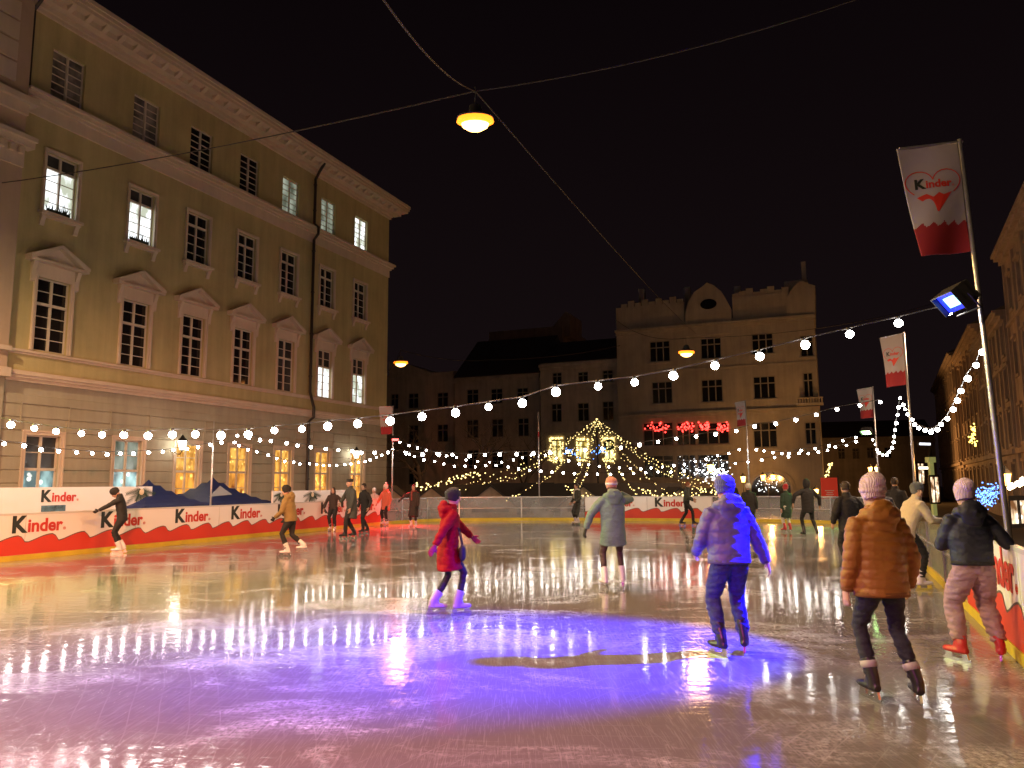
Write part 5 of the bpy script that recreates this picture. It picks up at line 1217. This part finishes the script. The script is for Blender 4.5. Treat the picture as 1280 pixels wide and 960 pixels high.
        if trims:
            tm2 = MB(); z0 = hemz + 0.012; e = next((x for x in rr[::-1]), None)
            dn = (rr[-2][0] - rr[-1][0]).normalized()
            tm2.loft([(e[0] - dn * .006, e[1] - .03, e[2] - .03), (e[0] - dn * .004, e[1] + .002, e[2] + .002), (e[0] + dn * .035, e[1] + .001, e[2] + .001), (e[0] + dn * .038, e[1] - .03, e[2] - .03)], Rl @ V(1, 0, 0), 28)
            tm2.build('hem_band', trims, co_, True)
            for i in (0, 1):
                cu = wr[i] + (el[i] - wr[i]).normalized() * 0.03; dd = (el[i] - wr[i]).normalized()
                MB().loft([(cu - dd * .030, .036, .036), (cu - dd * .026, .048, .048), (cu, .050, .050), (cu + dd * .006, .040, .040)], None, 14).build('cuff', trims, co_, True)
    if scarf:
        c = MB(); ring = [(U(.095 * math.cos(a), .09 * math.sin(a), 1.475 + .012 * math.sin(3 * a)), .032, .038) for a in [2 * math.pi * j / 14 for j in range(15)]]; c.loft(ring, (0, 0, 1), 9)
        c.loft([(U(.05, .115, 1.45), .035, .02), (U(.06, .135, 1.25), .04, .018), (U(.05, .135, 1.08), .04, .016)], (1, 0, 0), 9)
        remesh(c, 'scarf', scarf, root, vox, 2, wrinkle(0.006))
    # --- hat, hair
    if hat:
        h = MB()
        if hat_kind == 'beanie':
            h.loft([(HH(0, -.012, .012), .092, .113), (HH(0, -.014, .05), .100, .120), (HH(0, -.018, .085), .098, .117), (HH(0, -.022, .115), .082, .098), (HH(0, -.028 - slouch * .5, .137), .055, .064), (HH(0, -.03 - slouch, .147), .028, .032), (HH(0, -.03 - slouch, .151), .010, .012)], Rh @ V(1, 0, 0), 20)
            if slouch: h.loft([(HH(0, -.03, .10), .085, .09), (HH(0, -.09, .105), .075, .072), (HH(0, -.12 - slouch, .10), .05, .045), (HH(0, -.135 - slouch, .098), .02, .02)], Rh @ V(1, 0, 0), 14)
            h.loft([(HH(0, -.034, -.045), .082, .088), (HH(0, -.026, -.01), .088, .104), (HH(0, -.016, .025), .096, .114)], Rh @ V(1, 0, 0), 18)
        elif hat_kind == 'flat':
            h.loft([(HH(0, -.012, .035), .084, .108), (HH(0, -.012, .11), .088, .110), (HH(0, -.012, .128), .07, .09)], Rh @ V(1, 0, 0), 20)
        elif hat_kind == 'hood':
            h.loft([(HH(0, -.03, -.13), .10, .095), (HH(0, -.022, -.05), .105, .115), (HH(0, -.022, .03), .103, .120), (HH(0, -.03, .10), .085, .10), (HH(0, -.04, .145), .045, .055)], Rh @ V(1, 0, 0), 18)
        ho = remesh(h, 'hood' if hat_kind == 'hood' else 'hat', hat, root, vox * 0.8, 2, wrinkle(0.004, (12, 12, 12)))
        if hat_band:
            MB().loft([(HH(0, -.012, .008), .098, .119), (HH(0, -.012, .048), .104, .124)], Rh @ V(1, 0, 0), 22).build('band', hat_band, ho, True)
        if pompom:
            q = MB().ico(HH(0, -.03, .19), .045, 3); rnd = random.Random(2); q.v = [tuple(Vector(p) + Vector((rnd.uniform(-1, 1), rnd.uniform(-1, 1), rnd.uniform(-1, 1))) * .006) for p in q.v]
            q.build('pompom', pompom, ho, True)
    if hair:
        h = MB()
        if not hat: h.loft([(HH(0, -.030, -.045), .076, .080), (HH(0, -.020, .02), .084, .104), (HH(0, -.016, .07), .084, .105), (HH(0, -.014, .11), .062, .078), (HH(0, -.012, .13), .025, .03)], Rh @ V(1, 0, 0), 18)
        if hair_len:
            h.loft([(HH(0, -.05, .04), .080, .055), (HH(0, -.065, -.06), .088, .048), (HH(0, -.09, -.16), .095, .040), (HH(0, -.10, -.08 - hair_len), .075, .03)], Rh @ V(1, 0, 0), 16)
            for s in (-1, 1): h.loft([(HH(s * .074, .0, .04), .022, .035), (HH(s * .086, .01, -.08), .024, .035), (HH(s * .09, .03, -.02 - hair_len), .022, .022)], (1, 0, 0), 10)
        if h.v: remesh(h, 'hair', hair, root, vox * 0.8, 2, wrinkle(0.006, (40, 40, 5)))
    if gloves:
        for hg in hand_geo: remesh(hg, 'glove', gloves, root, bv, 1)
    # --- skates
    if skates:
        for i, s in enumerate((-1, 1)):
            td = Matrix.Rotation(toes[i], 3, 'Z') @ V(0, 1, 0); ld = Matrix.Rotation(toes[i], 3, 'Z') @ V(1, 0, 0); base = ank[i] - V(0, 0, .085); f = MB()
            up = (kn[i] - ank[i]).normalized()
            f.loft([(base - td * .075 + V(0, 0, .035), .030, .028), (base - td * .03 + V(0, 0, .036), .040, .036), (base + td * .05 + V(0, 0, .036), .044, .036), (base + td * .13 + V(0, 0, .034), .048, .034), (base + td * .19 + V(0, 0, .032), .036, .026), (base + td * .205 + V(0, 0, .032), .018, .016)], ld, 14)
            f.loft([(base - td * .015 + V(0, 0, .02), .046, .060), (ank[i] + V(0, 0, .01) - td * .01, .047, .058), (ank[i] + up * .12 - td * .008, .055, .064), (ank[i] + up * .175, .058, .068)], ld, 14)
            f.loft([(base + td * .04 + V(0, 0, .05), .035, .05), (ank[i] + td * .055 + V(0, 0, .03), .030, .024)], ld, 10)
            bo = remesh(f, 'skate', skates, root, max(vox * .8, 0.009), 3)
            q = MB(); M = Matrix(((ld.x, td.x, 0, base.x), (ld.y, td.y, 0, base.y), (0, 0, 1, base.z), (0, 0, 0, 1)))
            q.prism([(-.10, -.075), (-.11, -.055), (-.10, -.045), (.20, -.045), (.22, -.055), (.205, -.070), (.16, -.075)], -.0022, .0022, axis='x', M=M)
            q.prism([(-.085, -.046), (-.07, .008), (-.01, .008), (-.02, -.046)], -.010, .010, axis='x', M=M)
            q.prism([(.10, -.046), (.10, .008), (.17, .008), (.185, -.046)], -.010, .010, axis='x', M=M)
            q.build('blade', blade_m, bo)
            if gaiter: MB().loft([(ank[i] + up * .10, .062, .072), (ank[i] + up * .155, .064, .074)], ld, 16).build('strap', gaiter, bo, True)
            # laces
            la = MB()
            for j in range(5): p = ank[i] + up * (.02 + .028 * j) + td * (.058 + .004 * j); la.tube([p - ld * .028, p + td * .008, p + ld * .028], .0035, 4)
            la.build('laces', mat('pale laces', (0.5, 0.5, 0.5), 0.8), bo)
    return root
def fm(n, c, r=0.75, **k): return mat(n, c, r, **k)
def face(dx, dy): return math.atan2(-dx, dy)     # yaw that turns local +y towards (dx, dy)
orange_p = fm('burnt orange puffer', (0.27, 0.105, 0.018), 0.55, bump=0.25, scale=30); navy_j = fm('dark denim', (0.018, 0.02, 0.035), 0.85, bump=0.3, scale=60, var=0.2)
lilac = knit('lilac knit', (0.52, 0.36, 0.50)); blk = fm('black cloth', (0.014, 0.013, 0.014), 0.8, bump=0.2, scale=40); blk_sk = fm('black skate boot', (0.015, 0.015, 0.017), 0.35)
red_sk = fm('red skate boot', (0.45, 0.025, 0.03), 0.35); wht_sk = fm('white skate boot', (0.62, 0.58, 0.60), 0.4); grey_b = fm('grey strap', (0.35, 0.33, 0.34), 0.6)
light_p = fm('pale grey puffer', (0.10, 0.105, 0.26), 0.5, bump=0.2, scale=30); blue_kn = knit('blue-grey knit', (0.06, 0.08, 0.24)); blue_jean = fm('blue jeans', (0.025, 0.035, 0.12), 0.85, bump=0.3, scale=60, var=0.25)
navy_c = fm('dark navy jacket', (0.012, 0.014, 0.032), 0.6, bump=0.25, scale=20); mauve = fm('mauve jersey', (0.34, 0.21, 0.25), 0.9, bump=0.2, scale=50, var=0.08)
cream_f = fm('cream teddy fleece', (0.62, 0.50, 0.33), 0.95, bump=0.9, scale=70, sheen=0.5); grey_kn = knit('dark grey knit', (0.07, 0.08, 0.09)); salmon = knit('salmon knit', (0.55, 0.24, 0.15))
teal = fm('grey-teal wool coat', (0.14, 0.22, 0.18), 0.85, bump=0.3, scale=50); brown_t = fm('brown leggings', (0.07, 0.045, 0.038), 0.85); crimson = fm('crimson puffer', (0.24, 0.003, 0.010), 0.8, bump=0.2, scale=30, spec=0.15)
olive = fm('olive brown jacket', (0.22, 0.15, 0.05), 0.75, bump=0.2, scale=30); coral = fm('coral coat', (0.55, 0.12, 0.07), 0.75); dgrey = fm('dark grey-green coat', (0.045, 0.05, 0.045), 0.8, bump=0.2, scale=30)
dbrown = fm('dark brown hair', (0.03, 0.018, 0.012), 0.55, bump=0.6, scale=80); dgreen = fm('dark green coat', (0.02, 0.045, 0.03), 0.8); whitek = knit('white knit', (0.7, 0.68, 0.66)); redk = knit('red knit', (0.55, 0.02, 0.03))
whitet = fm('white trousers', (0.62, 0.62, 0.56), 0.85); redscarf = knit('dark red scarf', (0.28, 0.03, 0.03)); brown_c = fm('dark brown coat', (0.035, 0.022, 0.02), 0.8); pinkc = fm('pale pink jacket', (0.55, 0.36, 0.34), 0.8)
mauve_sk = fm('lilac-white skate boot', (0.34, 0.30, 0.42), 0.4)

def spot(px, py): return gnd(px, py)
# near skaters
p = spot(1116, 880); person('person in orange puffer jacket, dark jeans and lilac hat, skating away in front', p, R(4), 1.705, lean=0.03, feet=((-.10, 0.10), (.20, -0.03)), toes=(.05, -.30), hands=((-.265, .05, .835), (.29, .10, .855)), elb=((-.5, -1, 0), (.5, -1, 0)),
       coat=orange_p, coat_len=0.80, bulk=1.22, flare=0.0, trousers=navy_j, leg_w=0.92, skates=blk_sk, hat=lilac, hat_band=lilac, hood=True, quilt=(0.075, 0.011), vox=0.011, gaiter=grey_b, trims=fm('dark rust trim', (0.16, 0.06, 0.015), 0.8), hip_shift=-0.03, slouch=.02)
p = spot(919, 820); person('person lit blue by the floodlight, in pale puffer jacket and baggy jeans', p, R(8), 1.74, lean=0.04, feet=((-.14, 0.0), (.13, 0.06)), toes=(.25, -.45), hands=((-.25, .26, .95), (.40, .0, .86)), elb=((-.4, -1, 0), (.8, -.8, .2)),
       coat=light_p, coat_len=0.87, bulk=1.22, trousers=blue_jean, leg_w=1.18, skates=blk_sk, hat=blue_kn, hat_band=blue_kn, trims=fm('slate trim', (0.08, 0.08, 0.14), 0.8), hood=True, quilt=(0.11, 0.010), vox=0.011, hip_shift=-.02)
p = spot(1226, 828); person('person in mauve trousers, red skates and lilac hat holding the right barrier', p, R(-6), 1.655, lean=0.06, feet=((-.17, 0.02), (.20, 0.0)), toes=(.45, -.5), hands=((-.16, .36, 1.10), (.46, .20, 1.10)), elb=((-.5, -.4, -1), (.5, -.6, -1)),
       coat=navy_c, coat_len=0.92, bulk=1.14, trousers=mauve, leg_w=1.38, skates=red_sk, hat=lilac, gloves=blk, hood=True, trims=blk, vox=0.011, hip_shift=0.0, slouch=.03)
p = spot(1137, 737); person('laughing woman in cream fleece jacket and grey hat leaning over to the right barrier', p, face(1, 0.12), 1.70, lean=0.42, feet=((-.10, -.05), (.10, .14)), toes=(0, 0), hands=((-.16, .62, 1.08), (.16, .56, 1.06)), elb=((-.5, -.3, -1), (.5, -.3, -1)),
       coat=cream_f, coat_len=0.78, bulk=1.12, trousers=blk, leg_w=1.1, skates=wht_sk, hat=grey_kn, gloves=blk, vox=0.012, head_yaw=R(-92), head_pitch=-0.12, fur=True, smile=True, hair=dbrown, hip_shift=0)
p = spot(560, 767); person('blurry-fast skater in crimson knee-length puffer coat and dark hat, arm stretched right', p, face(1, .35), 1.62, lean=0.08, feet=((-.07, -.20), (.09, .12)), toes=(-.2, 0.1), hands=((-.30, .48, .98), (.34, -.30, .92)), elb=((-1, -.5, -.2), (1, -1, 0)),
       coat=crimson, coat_len=0.58, bulk=1.12, flare=0.05, trousers=blk, leg_w=0.72, skates=mauve_sk, hat=blk, hood=True, quilt=(0.12, 0.009), vox=0.012, hat_kind='beanie', gloves=fm('magenta gloves', (0.25, 0.02, 0.05), 0.8))
p = spot(768, 735); person('woman in grey-teal coat and salmon hat with one hand raised to her ear', p, R(6), 1.76, lean=0.04, feet=((-.16, -.02), (.17, .10)), toes=(.2, -.3), hands=((-.44, .08, .90), (.16, .16, 1.50)), elb=((-1, -.4, 0), (1, -.1, -1)),
       coat=teal, coat_len=0.66, bulk=1.12, flare=0.035, trousers=brown_t, leg_w=0.82, skates=wht_sk, hat=salmon, hat_band=whitek, gloves=blk, hood=True, vox=0.012)
# left and back skaters
F_ = dict(vox=0.014)
p = spot(150, 692); person('dark-clad skater with bowed head and one arm stretched out left by the left barrier', p, face(-1, -.35), 1.70, lean=0.16, feet=((-.03, .02), (.04, -.06)), lift=(0, .02), toes=(0, 0), hands=((-.10, .58, 1.08), (.24, .06, .82)), elb=((-.3, -.2, -1), (.6, -1, 0)),
       coat=blk, coat_len=0.80, bulk=1.0, trousers=blk, leg_w=0.85, skates=wht_sk, hat=blk, head_pitch=0.7, gloves=blk, **F_)
p = spot(362, 695); person('skater in olive brown jacket and black hat gliding left', p, face(-1, .10), 1.68, lean=0.20, feet=((-.06, .04), (.08, -.34)), lift=(0, .10), toes=(0, .1), hands=((-.20, .34, .92), (.22, .22, .88)), elb=((-.6, -.8, -.5), (.6, -.8, -.5)),
       coat=olive, coat_len=0.82, bulk=1.18, trousers=blk, leg_w=0.95, skates=wht_sk, hat=blk, hat_kind='beanie', hood=True, gloves=blk, **F_)
p = spot(416, 664); person('girl with long dark hair and wide black trousers facing the camera at left', p, R(172), 1.58, lean=0.06, feet=((-.09, 0), (.09, .04)), toes=(.1, -.1), hands=((-.40, .05, .90), (.36, .10, .86)), elb=((-1, -.5, 0), (1, -.5, 0)),
       coat=brown_c, coat_len=0.84, bulk=1.0, trousers=blk, leg_w=1.15, skates=wht_sk, hair=dbrown, hair_len=0.22, **F_)
p = spot(439, 673); person('man in long dark grey-green coat and flat black cap striding left', p, face(-.75, -.65), 1.86, lean=0.10, feet=((-.02, .22), (.10, -.16)), toes=(0, 0), hands=((-.26, .20, .84), (.40, .18, 1.0)), elb=((-1, -.6, 0), (1, -.6, 0)),
       coat=dgrey, coat_len=0.55, bulk=1.12, flare=0.03, trousers=blk, leg_w=1.0, skates=blk_sk, hat=blk, hat_kind='flat', **F_)
p = spot(456, 667); person('skater in black just behind the man in the long grey-green coat', p, face(-.6, -.8), 1.72, lean=0.12, feet=((-.10, .18), (.10, -.22)), toes=(0, 0), hands=((-.28, .1, .86), (.28, .1, .86)), coat=blk, coat_len=0.80, trousers=blk, skates=blk_sk, hair=dbrown, **F_)
p = spot(467, 655); person('child in pale jacket and white hat half hidden behind the striding man', p, R(165), 1.52, coat=pinkc, coat_len=0.80, trousers=blk, skates=wht_sk, hat=whitek, **F_)
p = spot(482, 657); person('woman in coral coat and white bobble hat by the far left pole', p, R(150), 1.66, lean=0.02, feet=((-.10, 0), (.11, 0)), hands=((-.26, .1, .84), (.40, .12, .92)), coat=coral, coat_len=0.62, bulk=1.12, flare=0.03, trousers=blk, leg_w=1.05, skates=wht_sk, hat=whitek, pompom=whitek, scarf=coral, **F_)
p = spot(517, 660); person('woman in long dark brown coat and red scarf stretching one arm left', p, R(170), 1.66, feet=((-.10, 0), (.10, 0)), hands=((-.22, .1, .82), (.56, .10, 1.10)), coat=brown_c, coat_len=0.42, bulk=1.02, flare=0.03, trousers=blk, leg_w=.85, skates=wht_sk, hair=dbrown, hair_len=.12, scarf=redscarf, gloves=blk, **F_)
p = spot(722, 656); person('woman in long black coat and white scarf at the end of the see-through barrier', p, R(115), 1.66, feet=((-.07, 0), (.07, .04)), hands=((-.20, .2, .95), (.20, .2, .90)), coat=dgrey, coat_len=0.38, bulk=1.0, trousers=blk, leg_w=.85, skates=wht_sk, hair=dbrown, scarf=whitek, **F_)
p = spot(859, 657); person('skater in dark grey jacket and black trousers in front of the back barrier lettering', p, face(1, -.2), 1.70, lean=.10, feet=((-.08, -.24), (.08, .26)), toes=(0, 0), hands=((-.2, .30, 1.02), (.2, .28, .96)), coat=dgrey, coat_len=0.85, trousers=blk, leg_w=.95, skates=blk_sk, hair=fm('reddish hair', (0.22, 0.07, 0.03), 0.6), **F_)
p = spot(938, 668); person('skater in black jacket and pale hat half hidden behind the skater lit blue', p, R(-20), 1.62, coat=blk, coat_len=0.72, bulk=1.15, trousers=blk, skates=blk_sk, hat=whitek, **F_)
p = spot(985, 665); person('girl in dark green coat, white trousers and red and white hat at the back right', p, R(15), 1.56, feet=((-.12, 0), (.12, 0)), toes=(.3, -.3), hands=((-.24, 0, .82), (.24, 0, .82)), coat=dgreen, coat_len=0.52, bulk=1.0, flare=.03, trousers=whitet, leg_w=.95, skates=red_sk, hat=redk, pompom=whitek, hat_band=redk, slouch=.02, **F_)
p = spot(1012, 671); person('hooded skater all in black with both arms held out at the back right', p, R(6), 1.74, lean=.02, feet=((-.16, .02), (.24, -.04)), toes=(.1, -.4), hands=((-.46, .05, .98), (.40, .02, .90)), elb=((-1, -.2, 0), (1, -.2, 0)), coat=blk, coat_len=0.72, bulk=1.1, trousers=blk, leg_w=.9, skates=blk_sk, hat=blk, hat_kind='hood', **F_)
# people behind the two nearest on the right
p = spot(1066, 716); person('dark-haired person in black mostly hidden left of the orange jacket', p, R(10), 1.68, lean=.10, coat=blk, coat_len=0.75, bulk=1.25, trousers=blk, skates=blk_sk, hair=dbrown, hands=((-.30, .1, .9), (.3, .1, .9)), **F_)
p = spot(1107, 704); person('person in salmon hat and dark jacket between orange jacket and cream fleece', p, R(-25), 1.62, lean=.08, coat=navy_c, coat_len=0.75, bulk=1.15, trousers=blk, skates=blk_sk, hat=salmon, **F_)
p = spot(1124, 690); person('dark-haired person in black jacket just behind the laughing woman', p, R(-30), 1.76, lean=.05, coat=blk, coat_len=0.8, bulk=1.1, trousers=blk, skates=blk_sk, hair=dbrown, **F_)
p = spot(1130, 706); 
# small shoulder bag of the skater in crimson, and the thing the laughing woman holds
bg_ = gnd(560, 767)
m = MB(); m.loft([((0, 0, -.10), .02, .07), ((0, 0, -.06), .045, .10), ((0, 0, .06), .045, .10), ((0, 0, .10), .025, .08)], (1, 0, 0), 12)
o = thing('shoulder_bag', 'small black shoulder bag hanging beside the crimson coat', 'bag', (bg_.x + 0.20, bg_.y - 0.12, 0.80)); m.build('pouch', blk, o, True)
MB().tube([(0, -.09, .09), (-.05, -.02, .30), (-.10, .05, .48), (-.04, .10, .30), (0, .09, .09)], .008, 5).build('strap', blk, o)
